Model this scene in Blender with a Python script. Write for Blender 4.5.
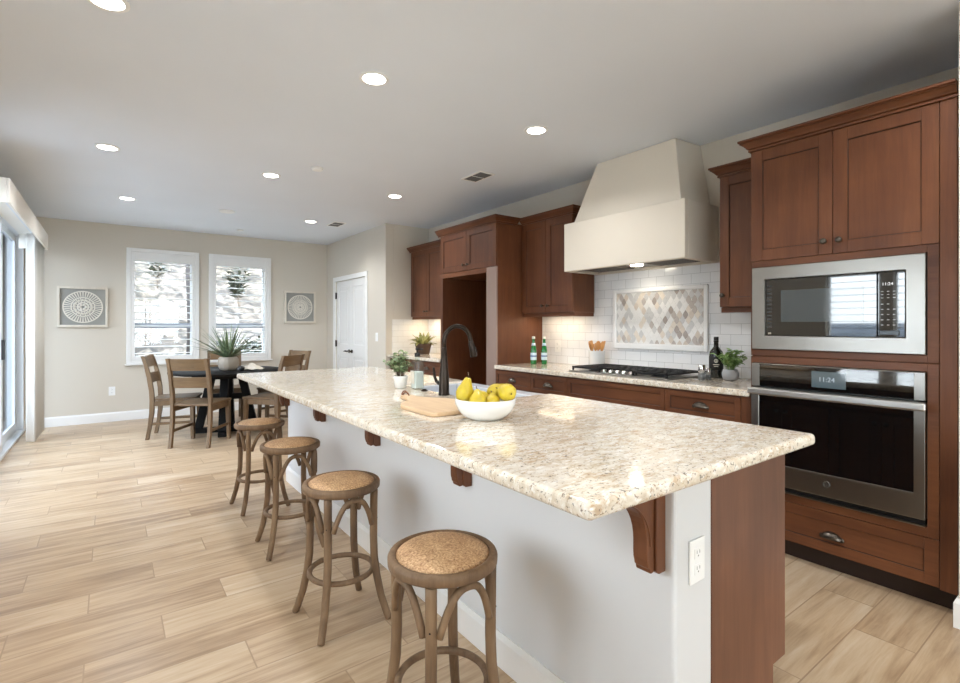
import bpy, math, random
from math import sin, cos, pi, radians as R
from mathutils import Vector, Matrix
random.seed(7)
for o in list(bpy.data.objects): bpy.data.objects.remove(o)
scn = bpy.context.scene
COL = scn.collection

# ------------------------------------------------------------------ camera
cam_d = bpy.data.cameras.new('camera'); cam = bpy.data.objects.new('camera', cam_d); COL.objects.link(cam)
cam_d.sensor_width = 36.0; cam_d.sensor_fit = 'HORIZONTAL'
cam_d.lens = 501.13 / 960 * 36.0
cam_d.shift_y = -(341.5 - 326.38) / 960
cam_d.clip_start = 0.02; cam_d.clip_end = 200
cam.location = (0, 0, 1.2803); cam.rotation_euler = (R(90), 0, -0.6364)
scn.camera = cam

# ------------------------------------------------------------------ exposure, sky, daylight
scn.view_settings.view_transform = 'Standard'
try: scn.view_settings.look = 'None'
except Exception: pass
scn.view_settings.gamma = 1.0; scn.view_settings.use_curve_mapping = False
scn.view_settings.exposure = 1.15
scn.cycles.use_denoising = True
scn.cycles.max_bounces = 12; scn.cycles.diffuse_bounces = 6; scn.cycles.glossy_bounces = 6
scn.cycles.transmission_bounces = 8; scn.cycles.transparent_max_bounces = 16
scn.cycles.sample_clamp_indirect = 6.0
scn.cycles.caustics_reflective = False; scn.cycles.caustics_refractive = False
SKY = 7.6
CAN_W = 28.0
wd = bpy.data.worlds.new('sky'); scn.world = wd; wd.use_nodes = True
nt = wd.node_tree; nt.nodes.clear()
wo = nt.nodes.new('ShaderNodeOutputWorld'); bg = nt.nodes.new('ShaderNodeBackground')
tc = nt.nodes.new('ShaderNodeTexCoord'); sp = nt.nodes.new('ShaderNodeSeparateXYZ'); rp = nt.nodes.new('ShaderNodeValToRGB')
nt.links.new(tc.outputs['Generated'], sp.inputs[0]); nt.links.new(sp.outputs['Z'], rp.inputs[0])
rp.color_ramp.elements[0].position = 0.0; rp.color_ramp.elements[0].color = (.90, .95, 1, 1)
rp.color_ramp.elements[1].position = 0.8; rp.color_ramp.elements[1].color = (.70, .83, 1, 1)
nt.links.new(rp.outputs[0], bg.inputs[0]); bg.inputs[1].default_value = SKY
nt.links.new(bg.outputs[0], wo.inputs[0])

def portal(name, loc, rot, sx, sy):
    l = bpy.data.lights.new(name, 'AREA'); l.shape = 'RECTANGLE'; l.size = sx; l.size_y = sy
    l.cycles.is_portal = True
    o = bpy.data.objects.new(name, l); o.location = loc; o.rotation_euler = rot; COL.objects.link(o)
# guides for sampling the daylight that comes in through the openings (they emit nothing)
portal('portal_slider', (-1.02, 6.1, 1.2), (0, R(-90), 0), 2.4, 3.8)
portal('portal_left_windows', (-1.02, 1.74, 1.3), (0, R(-90), 0), 1.1, 1.1)
portal('portal_back_window', (.618, 8.56, 1.52), (R(-90), 0, 0), .7, 1.32)
portal('portal_back_window_two', (1.61, 8.56, 1.52), (R(-90), 0, 0), .7, 1.32)
portal('portal_left_front', (-1.02, -4.0, 1.22), (0, R(-90), 0), 2.35, 3.2)
portal('portal_front', (1.2, -6.7, 1.3), (R(90), 0, 0), 2.8, 2.1)

# ------------------------------------------------------------------ mesh helpers
class MB:
    def __init__(s): s.v = []; s.f = []; s.m = []; s.sm = []
    def add(s, vs, fs, mi=0, smooth=False):
        b = len(s.v); s.v += [tuple(v) for v in vs]
        for f in fs: s.f.append([b + i for i in f]); s.m.append(mi); s.sm.append(smooth)
        return s
    def box(s, x0, x1, y0, y1, z0, z1, mi=0):
        if x0 > x1: x0, x1 = x1, x0
        if y0 > y1: y0, y1 = y1, y0
        if z0 > z1: z0, z1 = z1, z0
        v = [(x0,y0,z0),(x1,y0,z0),(x1,y1,z0),(x0,y1,z0),(x0,y0,z1),(x1,y0,z1),(x1,y1,z1),(x0,y1,z1)]
        return s.add(v, [(0,3,2,1),(4,5,6,7),(0,1,5,4),(1,2,6,5),(2,3,7,6),(3,0,4,7)], mi)
    def bar(s, a, b, w, d, up=(0,0,1), mi=0, w2=None, d2=None):
        a = Vector(a); b = Vector(b); t = (b - a).normalized(); u = Vector(up)
        if abs(t.dot(u)) > .98: u = Vector((0, 1, 0))
        n1 = t.cross(u).normalized(); n2 = n1.cross(t).normalized()
        w2 = w if w2 is None else w2; d2 = d if d2 is None else d2
        v = []
        for p, ww, dd in ((a, w, d), (b, w2, d2)):
            for i, j in ((-1,-1),(1,-1),(1,1),(-1,1)): v.append(p + n1 * (i * ww / 2) + n2 * (j * dd / 2))
        return s.add(v, [(0,1,2,3),(7,6,5,4),(0,4,5,1),(1,5,6,2),(2,6,7,3),(3,7,4,0)], mi)
    def tube(s, pts, r, seg=10, closed=False, mi=0):
        P = [Vector(p) for p in pts]; n = len(P)
        rr = list(r) if isinstance(r, (list, tuple)) else [r] * n
        N = None; vs = []
        for i in range(n):
            if closed: t = P[(i+1) % n] - P[i-1]
            else: t = P[min(i+1, n-1)] - P[max(i-1, 0)]
            t.normalize()
            if N is None:
                up = Vector((0,0,1)) if abs(t.z) < .9 else Vector((1,0,0))
                N = (up - t * up.dot(t)).normalized()
            else: N = (N - t * N.dot(t)).normalized()
            B = t.cross(N)
            for k in range(seg):
                a = 2 * pi * k / seg; vs.append(P[i] + (N * cos(a) + B * sin(a)) * rr[i])
        fs = []
        for i in range(n if closed else n - 1):
            j = (i + 1) % n
            for k in range(seg): fs.append((i*seg+k, i*seg+(k+1) % seg, j*seg+(k+1) % seg, j*seg+k))
        s.add(vs, fs, mi, True)
        if not closed:
            b = len(s.v) - n * seg
            s.f.append([b + k for k in range(seg)][::-1]); s.m.append(mi); s.sm.append(False)
            s.f.append([b + (n-1)*seg + k for k in range(seg)]); s.m.append(mi); s.sm.append(False)
        return s
    def lathe(s, prof, c=(0,0,0), seg=24, axis='z', mi=0, smooth=True, closed=False):
        vs = []; n = len(prof)
        for r, h in prof:
            for k in range(seg):
                a = 2 * pi * k / seg; p = (r * cos(a), r * sin(a), h)
                if axis == 'x': p = (h, p[0], p[1])
                elif axis == '-x': p = (-h, -p[0], p[1])
                elif axis == 'y': p = (p[1], h, p[0])
                elif axis == '-y': p = (-p[1], -h, p[0])
                elif axis == '-z': p = (p[0], -p[1], -h)
                vs.append((c[0]+p[0], c[1]+p[1], c[2]+p[2]))
        fs = []
        for i in range(n if closed else n - 1):
            j = (i + 1) % n
            for k in range(seg): fs.append((i*seg+k, i*seg+(k+1) % seg, j*seg+(k+1) % seg, j*seg+k))
        s.add(vs, fs, mi, smooth)
        b = len(s.v) - n * seg
        if not closed:
            if prof[0][0] > 1e-5: s.f.append([b+k for k in range(seg)][::-1]); s.m.append(mi); s.sm.append(False)
            if prof[-1][0] > 1e-5: s.f.append([b+(n-1)*seg+k for k in range(seg)]); s.m.append(mi); s.sm.append(False)
        return s
    def ring_x(s, x0, x1, o, i, mi=0):
        """one-piece picture frame: outer (y0,y1,z0,z1) and inner rectangle, from x0 to x1"""
        vs = []
        for x in (x0, x1):
            for a in (o, i): vs += [(x, a[0], a[2]), (x, a[1], a[2]), (x, a[1], a[3]), (x, a[0], a[3])]
        fs = []
        for k in range(4):
            j = (k+1) % 4
            fs += [(k, j, 4+j, 4+k), (8+k, 12+k, 12+j, 8+j), (k, 8+k, 8+j, j), (4+k, 4+j, 12+j, 12+k)]
        return s.add(vs, fs, mi)
    def cyl(s, c, r, h, axis='z', seg=24, mi=0, r2=None):
        return s.lathe([(r, 0), (r if r2 is None else r2, h)], c, seg, axis, mi)
    def prism(s, poly, axis, a0, a1, mi=0):
        n = len(poly); vs = []
        for a in (a0, a1):
            for p, q in poly:
                vs.append((a, p, q) if axis == 'x' else (p, a, q) if axis == 'y' else (p, q, a))
        fs = [list(range(n))[::-1], [n + i for i in range(n)]]
        for i in range(n): fs.append((i, (i+1) % n, n + (i+1) % n, n + i))
        return s.add(vs, fs, mi)
    def ell(s, c, rx, ry, rz, seg=16, rings=10, mi=0):
        prof = [(max(1e-6, sin(pi*i/rings)), -cos(pi*i/rings)) for i in range(rings+1)]
        vs = []
        for r, h in prof:
            for k in range(seg):
                a = 2*pi*k/seg; vs.append((c[0]+rx*r*cos(a), c[1]+ry*r*sin(a), c[2]+rz*h))
        fs = [(i*seg+k, i*seg+(k+1) % seg, (i+1)*seg+(k+1) % seg, (i+1)*seg+k) for i in range(rings) for k in range(seg)]
        return s.add(vs, fs, mi, True)
    def sweep(s, path, prof, z, mi=0):
        """profile (out, dz) swept along an XY polyline; out is to the right of the direction of travel; mitred"""
        n = len(path); P = [Vector((p[0], p[1])) for p in path]; vs = []
        for i in range(n):
            if i == 0: d = P[1] - P[0]; d.normalize(); m = Vector((d.y, -d.x))
            elif i == n-1: d = P[-1] - P[-2]; d.normalize(); m = Vector((d.y, -d.x))
            else:
                d1 = (P[i] - P[i-1]).normalized(); d2 = (P[i+1] - P[i]).normalized()
                n1 = Vector((d1.y, -d1.x)); n2 = Vector((d2.y, -d2.x)); m = (n1 + n2); m = m / max(.2, m.dot(n1))
            for o, dz in prof: vs.append((P[i].x + m.x*o, P[i].y + m.y*o, z + dz))
        k = len(prof); fs = []
        for i in range(n-1):
            for j in range(k): fs.append((i*k+j, (i+1)*k+j, (i+1)*k+(j+1) % k, i*k+(j+1) % k))
        fs.append(list(range(k))); fs.append([(n-1)*k + j for j in range(k)][::-1])
        return s.add(vs, fs, mi)
    def xf(s, M, start=0):
        s.v[start:] = [tuple(M @ Vector(v)) for v in s.v[start:]]; return s

ORG = {}
def obj(name, mb, mat, parent=None, bevel=0, seg=2, smooth=None, solid=0, loc=None, fix=True):
    """links one mesh; vertices are in world space unless the root is a local-space thing"""
    org = Vector((0,0,0))
    root = parent
    while root is not None and root.parent is not None: root = root.parent
    if root is not None: org = ORG.get(root.name, org)
    if loc is not None: org = Vector(loc)
    me = bpy.data.meshes.new(name)
    me.from_pydata([tuple(Vector(v) - org) for v in mb.v], [], mb.f)
    for mm in (mat if isinstance(mat, (list, tuple)) else [mat]): me.materials.append(mm)
    for p, mi, sm in zip(me.polygons, mb.m, mb.sm):
        p.material_index = mi; p.use_smooth = sm if smooth is None else smooth
    me.update()
    if fix:
        import bmesh
        b = bmesh.new(); b.from_mesh(me); bmesh.ops.recalc_face_normals(b, faces=b.faces); b.to_mesh(me); b.free()
    o = bpy.data.objects.new(name, me); COL.objects.link(o)
    if parent is not None: o.parent = parent
    if loc is not None: o.location = loc
    if solid:
        m = o.modifiers.new('solid', 'SOLIDIFY'); m.thickness = solid; m.offset = 0
    if bevel:
        m = o.modifiers.new('bevel', 'BEVEL'); m.width = bevel; m.segments = seg; m.limit_method = 'ANGLE'; m.angle_limit = R(40)
    return o
def tag(o, label, cat, group=None):
    o['label'] = label; o['category'] = cat
    if group: o['group'] = group
    return o
def thing(name, label, cat, loc=(0,0,0), rotz=0, group=None, local=False):
    o = bpy.data.objects.new(name, None); COL.objects.link(o)
    o.empty_display_size = .1
    o.location = loc; o.rotation_euler = (0, 0, rotz)
    if not local: ORG[o.name] = Vector(loc)
    return tag(o, label, cat, group)
def struct(name, mb, mat, parent=None, **k):
    o = obj(name, mb, mat, parent, **k)
    if parent is None: o['kind'] = 'structure'
    return o
def sroot(name, loc=(0,0,0)):
    o = bpy.data.objects.new(name, None); COL.objects.link(o); o.location = loc; ORG[o.name] = Vector(loc); o['kind'] = 'structure'; return o
def copy_tree(o, parent=None):
    c = o.copy(); COL.objects.link(c)
    if parent is not None: c.parent = parent
    for ch in list(o.children): copy_tree(ch, c)
    return c
def light(name, kind, loc, energy, color=(1,1,1), parent=None, rot=(0,0,0), **k):
    l = bpy.data.lights.new(name, kind); l.energy = energy; l.color = color
    for a, b in k.items(): setattr(l, a, b)
    o = bpy.data.objects.new(name, l); COL.objects.link(o); o.rotation_euler = rot
    if parent is not None:
        o.parent = parent; o.location = Vector(loc) - ORG.get(parent.name, Vector((0,0,0)))
    else: o.location = loc
    return o

# ------------------------------------------------------------------ materials
def lin(c): return tuple(((x/255)/12.92 if x/255 <= .04045 else (((x/255)+.055)/1.055)**2.4) for x in c) + (1,)
class Mat:
    def __init__(s, name):
        s.m = bpy.data.materials.new(name); s.m.use_nodes = True; s.t = s.m.node_tree; s.t.nodes.clear()
        s.out = s.t.nodes.new('ShaderNodeOutputMaterial')
    def n(s, typ, ins=None, **k):
        nd = s.t.nodes.new(typ)
        for a, b in k.items(): setattr(nd, a, b)
        for a, b in (ins or {}).items():
            if isinstance(b, bpy.types.NodeSocket): s.t.links.new(b, nd.inputs[a])
            else: nd.inputs[a].default_value = b
        return nd
    def math(s, op, a, b=0.0, c=None):
        ins = {0: a, 1: b}
        if c is not None: ins[2] = c
        return s.n('ShaderNodeMath', ins, operation=op).outputs[0]
    def ramp(s, fac, stops):
        r = s.n('ShaderNodeValToRGB', {0: fac}); e = r.color_ramp.elements
        while len(e) < len(stops): e.new(.5)
        for el, (p, c) in zip(e, stops): el.position = p; el.color = c if len(c) == 4 else lin(c)
        return r.outputs[0]
    def mix(s, fac, a, b, bt='MIX'):
        nd = s.n('ShaderNodeMix', data_type='RGBA', blend_type=bt)
        for i, v in ((0, fac), (6, a), (7, b)):
            if isinstance(v, bpy.types.NodeSocket): s.t.links.new(v, nd.inputs[i])
            else: nd.inputs[i].default_value = v
        return nd.outputs[2]
    def coord(s, scale=(1,1,1), rot=(0,0,0), loc=(0,0,0), kind='Object'):
        tcn = s.n('ShaderNodeTexCoord'); mp = s.n('ShaderNodeMapping', {0: tcn.outputs[kind], 1: loc, 2: rot, 3: scale}); return mp.outputs[0]
    def worldpos(s): return s.n('ShaderNodeNewGeometry').outputs['Position']
    def noise(s, vec, scale=5, detail=3, rough=.5, dist=0, col=False):
        nd = s.n('ShaderNodeTexNoise', {'Vector': vec, 'Scale': scale, 'Detail': detail, 'Roughness': rough, 'Distortion': dist})
        return nd.outputs['Color' if col else 0]
    def bump(s, h, strength=.2, dist=.01):
        return s.n('ShaderNodeBump', {'Strength': strength, 'Distance': dist, 'Height': h}).outputs[0]
    def fin(s, **k):
        p = s.n('ShaderNodeBsdfPrincipled', {a.replace('_', ' '): b for a, b in k.items()})
        s.t.links.new(p.outputs[0], s.out.inputs[0]); return s.m

def plain(name, c, rough=.5, metal=0, bump=0, bscale=60, var=0, **k):
    M = Mat(name); v = M.coord()
    base = lin(c)
    if var:
        nz = M.noise(v, 6, 4); base = M.ramp(nz, [(.3, tuple(max(0, x - var) for x in c)), (.7, tuple(min(255, x + var) for x in c))])
    kw = dict(Base_Color=base, Roughness=rough, Metallic=metal)
    if bump: kw['Normal'] = M.bump(M.noise(v, bscale, 3), bump, .003)
    kw.update(k); return M.fin(**kw)

def wood(name, dark, mid, light, axis='z', scale=1.0, rough=.42, coat=.05, contrast=1.0, blotch=.5, spec=.35):
    M = Mat(name)
    sc = {'z': (16, 16, 1.2), 'y': (16, 1.2, 16), 'x': (1.2, 16, 16)}[axis]
    rnd = M.n('ShaderNodeObjectInfo').outputs['Random']
    off = M.n('ShaderNodeCombineXYZ', {0: M.math('MULTIPLY', rnd, 37.0), 1: M.math('MULTIPLY', rnd, 17.0), 2: rnd}).outputs[0]
    tcn = M.n('ShaderNodeTexCoord')
    vv = M.n('ShaderNodeVectorMath', {0: tcn.outputs['Object'], 1: off}, operation='ADD').outputs[0]
    v = M.n('ShaderNodeMapping', {0: vv, 3: tuple(a * scale for a in sc)}).outputs[0]
    n1 = M.noise(v, 1.3, 6, .62, .6)
    n2 = M.noise(v, 6.0, 4, .6, .2)
    n3 = M.noise(vv, 2.2 * scale, 3, .5)
    f = M.math('ADD', M.math('MULTIPLY', n1, .34), M.math('ADD', M.math('MULTIPLY', n2, .14), M.math('MULTIPLY', n3, .52 * blotch * 2)))
    col = M.ramp(f, [(.5 - .2 / contrast, dark), (.5, mid), (.5 + .2 / contrast, light)])
    nb = M.bump(n2, .06, .002)
    return M.fin(Base_Color=col, Roughness=rough, Normal=nb, Coat_Weight=coat, Coat_Roughness=.25, Specular_IOR_Level=spec)

MW = {}
MW['v'] = wood('cabinet_wood_upright_grain', (73, 40, 24), (99, 59, 36), (123, 77, 48))
MW['h'] = wood('cabinet_wood_level_grain', (73, 40, 24), (99, 59, 36), (123, 77, 48), 'y')
MW['x'] = wood('cabinet_wood_end_panel', (78, 48, 35), (104, 67, 49), (126, 85, 64))
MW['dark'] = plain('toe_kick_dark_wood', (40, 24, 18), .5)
MW['glaze'] = plain('dark_glaze_line', (44, 23, 13), .5)
MW['stool'] = wood('weathered_stool_wood', (78, 59, 43), (119, 94, 70), (154, 127, 98), rough=.6, coat=0, scale=1.6)
MW['chair'] = wood('oak_chair_wood', (78, 60, 42), (108, 85, 60), (132, 107, 79), rough=.5, coat=.05, scale=1.2)
MW['board'] = wood('cutting_board_maple', (188, 154, 118), (214, 184, 148), (228, 204, 172), 'y', rough=.5, coat=0)
MW['spoon'] = wood('utensil_beech', (176, 120, 66), (204, 148, 90), (222, 172, 114), rough=.5, coat=0, scale=3)
MW['black'] = wood('black_table_wood', (9, 9, 8), (15, 14, 13), (22, 21, 20), rough=.6, coat=0, spec=.15)

def paint(name, c, rough=.6, b=.04):
    M = Mat(name); v = M.worldpos(); nz = M.noise(v, 180, 2)
    n2 = M.noise(v, 1.1, 2)
    col = M.ramp(n2, [(.3, tuple(x * .985 for x in c)), (.7, c)])
    return M.fin(Base_Color=col, Roughness=rough, Normal=M.bump(nz, b, .002))
WALL = paint('wall_paint_greige', (207, 199, 185))
CEIL = paint('ceiling_paint', (228, 234, 242), .8)
WHITE = plain('white_trim_paint', (232, 231, 228), .4, var=1)
DOORW = plain('white_door_paint', (226, 225, 222), .4)
ISLE = paint('island_wall_paint', (216, 217, 218), .35, .02)
PLASTIC = plain('white_plastic', (238, 238, 236), .35)
PLASTER = paint('hood_plaster', (222, 213, 198), .7, .08)
BRONZE = plain('dark_bronze_metal', (52, 44, 38), .32, .85)
PEWTER = plain('aged_pewter_metal', (92, 84, 76), .3, .9)
BLACK = plain('black_iron', (20, 20, 21), .45, .2, .1)
BLACKP = plain('black_plastic', (14, 14, 15), .35)
VENTM = plain('vent_shadow_grey', (70, 70, 70), .6)

def steel(name, c=(150, 147, 142), axis='y', rough=.30):
    M = Mat(name); sc = {'y': (300, 2, 300), 'z': (300, 300, 2), 'x': (2, 300, 300)}[axis]
    nz = M.noise(M.coord(sc), 1.0, 2)
    r = M.math('ADD', M.math('MULTIPLY', nz, .08), rough - .04)
    return M.fin(Base_Color=lin(c), Metallic=1.0, Roughness=r)
STEEL = steel('brushed_stainless'); STEEL_SINK = plain('pale_grey_fireclay', (206, 209, 214), .25, Coat_Weight=.3)
CHROME = plain('polished_steel', (215, 215, 216), .12, 1.0)
BGLASS = plain('black_appliance_glass', (10, 11, 12), .04, 0, Coat_Weight=1.0, Coat_Roughness=.02, IOR=1.6)

def pane(name, tint=(1,1,1,1), ior=1.45, rough=0.0):
    M = Mat(name)
    bf = M.n('ShaderNodeNewGeometry').outputs['Backfacing']      # leaving the pane bends back to the entry angle
    fr = M.n('ShaderNodeFresnel', {'IOR': M.math('MULTIPLY_ADD', bf, 1 / ior - ior, ior)}).outputs[0]
    a = M.n('ShaderNodeBsdfTransparent', {0: tint}).outputs[0]; g = M.n('ShaderNodeBsdfGlossy', {'Roughness': rough}).outputs[0]
    mx = M.n('ShaderNodeMixShader', {0: fr, 1: a, 2: g}); M.t.links.new(mx.outputs[0], M.out.inputs[0]); return M.m
PANE = pane('window_glass', (.95, .97, .97, 1))
SLIDEG = pane('tinted_door_glass', (.71, .74, .77, 1))
SOAPG = pane('clear_bottle_glass', (.86, .91, .90, 1), 1.75, .05)

def emis(name, c, s):
    M = Mat(name); e = M.n('ShaderNodeEmission', {0: c, 1: s}); M.t.links.new(e.outputs[0], M.out.inputs[0]); return M.m
LENS = emis('lamp_lens_glow', (1, .96, .88, 1), 9.0)
HLENS = emis('hood_lamp_glow', (1, .9, .75, 1), 12.0)
LEDM = emis('led_strip_glow', (1, .82, .58, 1), 4.0)
DISP = emis('display_digits_glow', (.75, .9, 1, 1), .28)

def mk_floor():
    M = Mat('wood_look_floor_tile'); p = M.worldpos()
    s = M.n('ShaderNodeSeparateXYZ', {0: p}); X, Y = s.outputs[0], s.outputs[1]
    H, L = .2063, .785
    ry = M.math('DIVIDE', M.math('SUBTRACT', Y, .768 - 20 * H), H); row = M.math('FLOOR', ry); fy = M.math('FRACT', ry)
    rx = M.math('DIVIDE', M.math('SUBTRACT', X, M.math('MULTIPLY_ADD', row, L / 3, .445 - 29 * L / 3 - 20 * L)), L)
    cx = M.math('FLOOR', rx); fx = M.math('FRACT', rx)
    ex = M.math('MULTIPLY', M.math('MINIMUM', fx, M.math('SUBTRACT', 1.0, fx)), L)
    ey = M.math('MULTIPLY', M.math('MINIMUM', fy, M.math('SUBTRACT', 1.0, fy)), H)
    ed = M.math('MINIMUM', ex, ey)
    grout = M.math('LESS_THAN', ed, .0026)
    idv = M.n('ShaderNodeCombineXYZ', {0: row, 1: cx, 2: 3.0}).outputs[0]
    wn = M.n('ShaderNodeTexWhiteNoise', {0: idv}, noise_dimensions='3D')
    tone = wn.outputs['Value']
    offs = M.n('ShaderNodeVectorMath', {0: wn.outputs['Color'], 3: 30.0}, operation='SCALE').outputs[0]
    pv = M.n('ShaderNodeVectorMath', {0: p, 1: offs}, operation='ADD').outputs[0]
    v = M.n('ShaderNodeMapping', {0: pv, 3: (1.6, 22, 1)}).outputs[0]
    n1 = M.noise(v, 1.0, 6, .6, .8); n2 = M.noise(v, 5, 4, .6)
    v3 = M.n('ShaderNodeMapping', {0: pv, 3: (1.2, 5, 1)}).outputs[0]
    n3 = M.noise(v3, 1.2, 3, .5, .5)
    f = M.math('ADD', M.math('MULTIPLY', n1, .5), M.math('ADD', M.math('MULTIPLY', n2, .15), M.math('MULTIPLY', n3, .35)))
    f = M.math('ADD', f, M.math('MULTIPLY', M.math('SUBTRACT', tone, .5), .09))
    col = M.ramp(f, [(.32, (134, 108, 82)), (.42, (166, 139, 110)), (.52, (188, 162, 131)), (.62, (200, 178, 150)), (.72, (208, 192, 169))])
    col = M.mix(grout, col, lin((160, 134, 106)))
    gb = M.math('MULTIPLY', M.math('MINIMUM', ed, .004), 250.0)
    nb = M.bump(M.math('ADD', gb, M.math('MULTIPLY', n2, .12)), .25, .002)
    rg = M.math('MULTIPLY_ADD', n3, .12, .27)
    return M.fin(Base_Color=col, Roughness=rg, Normal=nb)
FLOOR = mk_floor()

def mk_quartz():
    M = Mat('cream_quartz'); p = M.worldpos()
    v = M.n('ShaderNodeMapping', {0: p, 2: (0, 0, R(-30)), 3: (1, 2.2, 1.6)}).outputs[0]
    wig = M.n('ShaderNodeVectorMath', {0: M.noise(v, 14, 3, .5, 0, True), 3: .05}, operation='SCALE').outputs[0]
    w = M.n('ShaderNodeVectorMath', {0: v, 1: wig}, operation='ADD').outputs[0]
    base = M.ramp(M.noise(w, 16, 6, .68), [(.32, (196, 176, 150)), (.43, (214, 200, 179)), (.54, (225, 215, 199)), (.68, (236, 231, 221))])
    K, W = (0,0,0,1), (1,1,1,1)
    patch = M.ramp(M.noise(v, 4.5, 3, .55), [(.44, K), (.60, W)])
    f1 = M.math('MULTIPLY', M.ramp(M.noise(w, 30, 4, .6, .8), [(.565, K), (.62, W)]), patch)
    c = M.mix(M.math('MULTIPLY', f1, .6), base, lin((182, 148, 112)))
    f2 = M.ramp(M.noise(w, 62, 3, .6, .5), [(.615, K), (.65, W)])
    c = M.mix(M.math('MULTIPLY', f2, .72), c, lin((128, 104, 82)))
    f3 = M.ramp(M.noise(p, 95, 2, .5), [(.635, K), (.67, W)])
    c = M.mix(M.math('MULTIPLY', f3, .7), c, lin((92, 88, 86)))
    f4 = M.ramp(M.noise(w, 40, 2, .5), [(.60, K), (.66, W)])
    c = M.mix(M.math('MULTIPLY', f4, .6), c, lin((248, 245, 240)))
    return M.fin(Base_Color=c, Roughness=.10, Specular_IOR_Level=.5, Coat_Weight=.25, Coat_Roughness=.05)
QUARTZ = mk_quartz()

def mk_tile(name, axis, w, h, c1, c2, grout, off=.5):
    """glossy running-bond wall tile; axis 'y' lies on a wall whose width runs along world Y, 'x' along X"""
    M = Mat(name); p = M.worldpos(); s = M.n('ShaderNodeSeparateXYZ', {0: p})
    U = s.outputs[1] if axis == 'y' else s.outputs[0]
    v = M.n('ShaderNodeCombineXYZ', {0: U, 1: M.math('SUBTRACT', s.outputs[2], .912), 2: 0.0}).outputs[0]
    b = M.n('ShaderNodeTexBrick', {'Vector': v, 'Color1': lin(c1), 'Color2': lin(c2), 'Mortar': lin(grout), 'Scale': 1.0, 'Mortar Size': .0016, 'Mortar Smooth': .2, 'Brick Width': w, 'Row Height': h})
    b.offset = off
    wob = M.noise(p, 22, 2)
    hgt = M.math('ADD', M.math('MULTIPLY', M.math('SUBTRACT', 1.0, b.outputs['Fac']), 1.0), M.math('MULTIPLY', wob, .5))
    return M.fin(Base_Color=b.outputs['Color'], Roughness=.14, Normal=M.bump(hgt, .25, .002))
TILE = mk_tile('white_subway_tile', 'y', .153, .0775, (236, 236, 236), (228, 229, 230), (190, 190, 190))
TILE2 = mk_tile('white_subway_tile_return', 'x', .153, .0775, (236, 234, 228), (230, 228, 222), (205, 200, 190))

def mk_rattan():
    M = Mat('woven_rattan'); v = M.coord((1,1,1))
    ck = M.n('ShaderNodeTexVoronoi', {'Vector': v, 'Scale': 210.0}, feature='F1').outputs['Distance']
    nz = M.noise(v, 170, 4, .6); big = M.noise(v, 9, 2)
    ff = M.math('ADD', M.math('MULTIPLY', nz, .75), M.math('MULTIPLY', big, .25))
    col = M.ramp(ff, [(.34, (120, 84, 54)), (.47, (176, 136, 96)), (.56, (200, 162, 120)), (.68, (224, 192, 152))])
    return M.fin(Base_Color=col, Roughness=.6, Normal=M.bump(ck, .5, .002))
RATTAN = mk_rattan()
CREAMPOT = plain('cream_ceramic', (162, 150, 134), .55, var=6)
WPOT = plain('white_ceramic', (232, 232, 230), .18, Coat_Weight=.4)
GPOT = plain('grey_concrete', (172, 174, 178), .7, bump=.3, bscale=120, var=6)
SOIL = plain('soil', (44, 34, 26), .9, bump=.8)
BASKET = plain('brown_woven_pot', (70, 50, 34), .7, bump=.8, bscale=90, var=8)
def leafm(name, a, b, c):
    M = Mat(name); nz = M.noise(M.coord(), 26, 3)
    return M.fin(Base_Color=M.ramp(nz, [(.3, a), (.5, b), (.72, c)]), Roughness=.5, Subsurface_Weight=0.0)
LEAF_A = leafm('blade_leaf', (62, 78, 52), (98, 116, 82), (156, 168, 128))
LEAF_B = leafm('round_leaf', (88, 110, 74), (134, 154, 112), (186, 198, 158))
LEAF_C = leafm('fresh_leaf', (92, 128, 66), (132, 166, 96), (178, 202, 138))
LEAF_D = leafm('olive_leaf', (96, 100, 52), (146, 146, 84), (200, 192, 128))
FLOWER = plain('pale_blossom', (236, 226, 200), .6)
PEAR = Mat('yellow_pear_skin'); _v = PEAR.coord(); _n = PEAR.noise(_v, 14, 4); _s = PEAR.noise(_v, 170, 2)
PEAR = PEAR.fin(Base_Color=PEAR.mix(PEAR.ramp(_s, [(.64, (0,0,0,1)), (.72, (1,1,1,1))]), PEAR.ramp(_n, [(.3, (186, 160, 30)), (.55, (208, 184, 52)), (.8, (220, 200, 88))]), lin((186, 164, 40))), Roughness=.4)
STEMM = plain('brown_stem', (82, 60, 34), .7)
GREENG = plain('green_bottle_glass', (30, 130, 62), .06, 0, Transmission_Weight=.35, IOR=1.45, Coat_Weight=.5)
LABELB = plain('pale_blue_paper', (196, 216, 228), .5); LABELD = plain('blue_print', (70, 104, 150), .5)
CAPW = plain('silver_white_cap', (222, 222, 212), .3, .2)
DARKG = plain('dark_bottle_glass', (14, 17, 13), .08, 0, Coat_Weight=.6)
LABELK = plain('black_paper', (22, 22, 22), .5); LABELW = plain('cream_print', (220, 214, 200), .5)
LEATHER = plain('brown_leather', (122, 70, 40), .55, bump=.3)
LINEN = plain('cream_linen', (214, 204, 188), .85, bump=.4, bscale=220)
CLEAR = plain('clear_acrylic', (236, 238, 238), .08, 0, Transmission_Weight=.85, IOR=1.3)
FABRIC = plain('valance_fabric', (240, 236, 228), .8, bump=.25, bscale=260)
M = Mat('vertical_blind_fabric')
_a = M.n('ShaderNodeBsdfDiffuse', {0: lin((246, 243, 238))}).outputs[0]; _b = M.n('ShaderNodeBsdfTranslucent', {0: lin((240, 236, 228))}).outputs[0]
M.t.links.new(M.n('ShaderNodeMixShader', {0: .4, 1: _a, 2: _b}).outputs[0], M.out.inputs[0]); VBLIND = M.m
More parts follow.
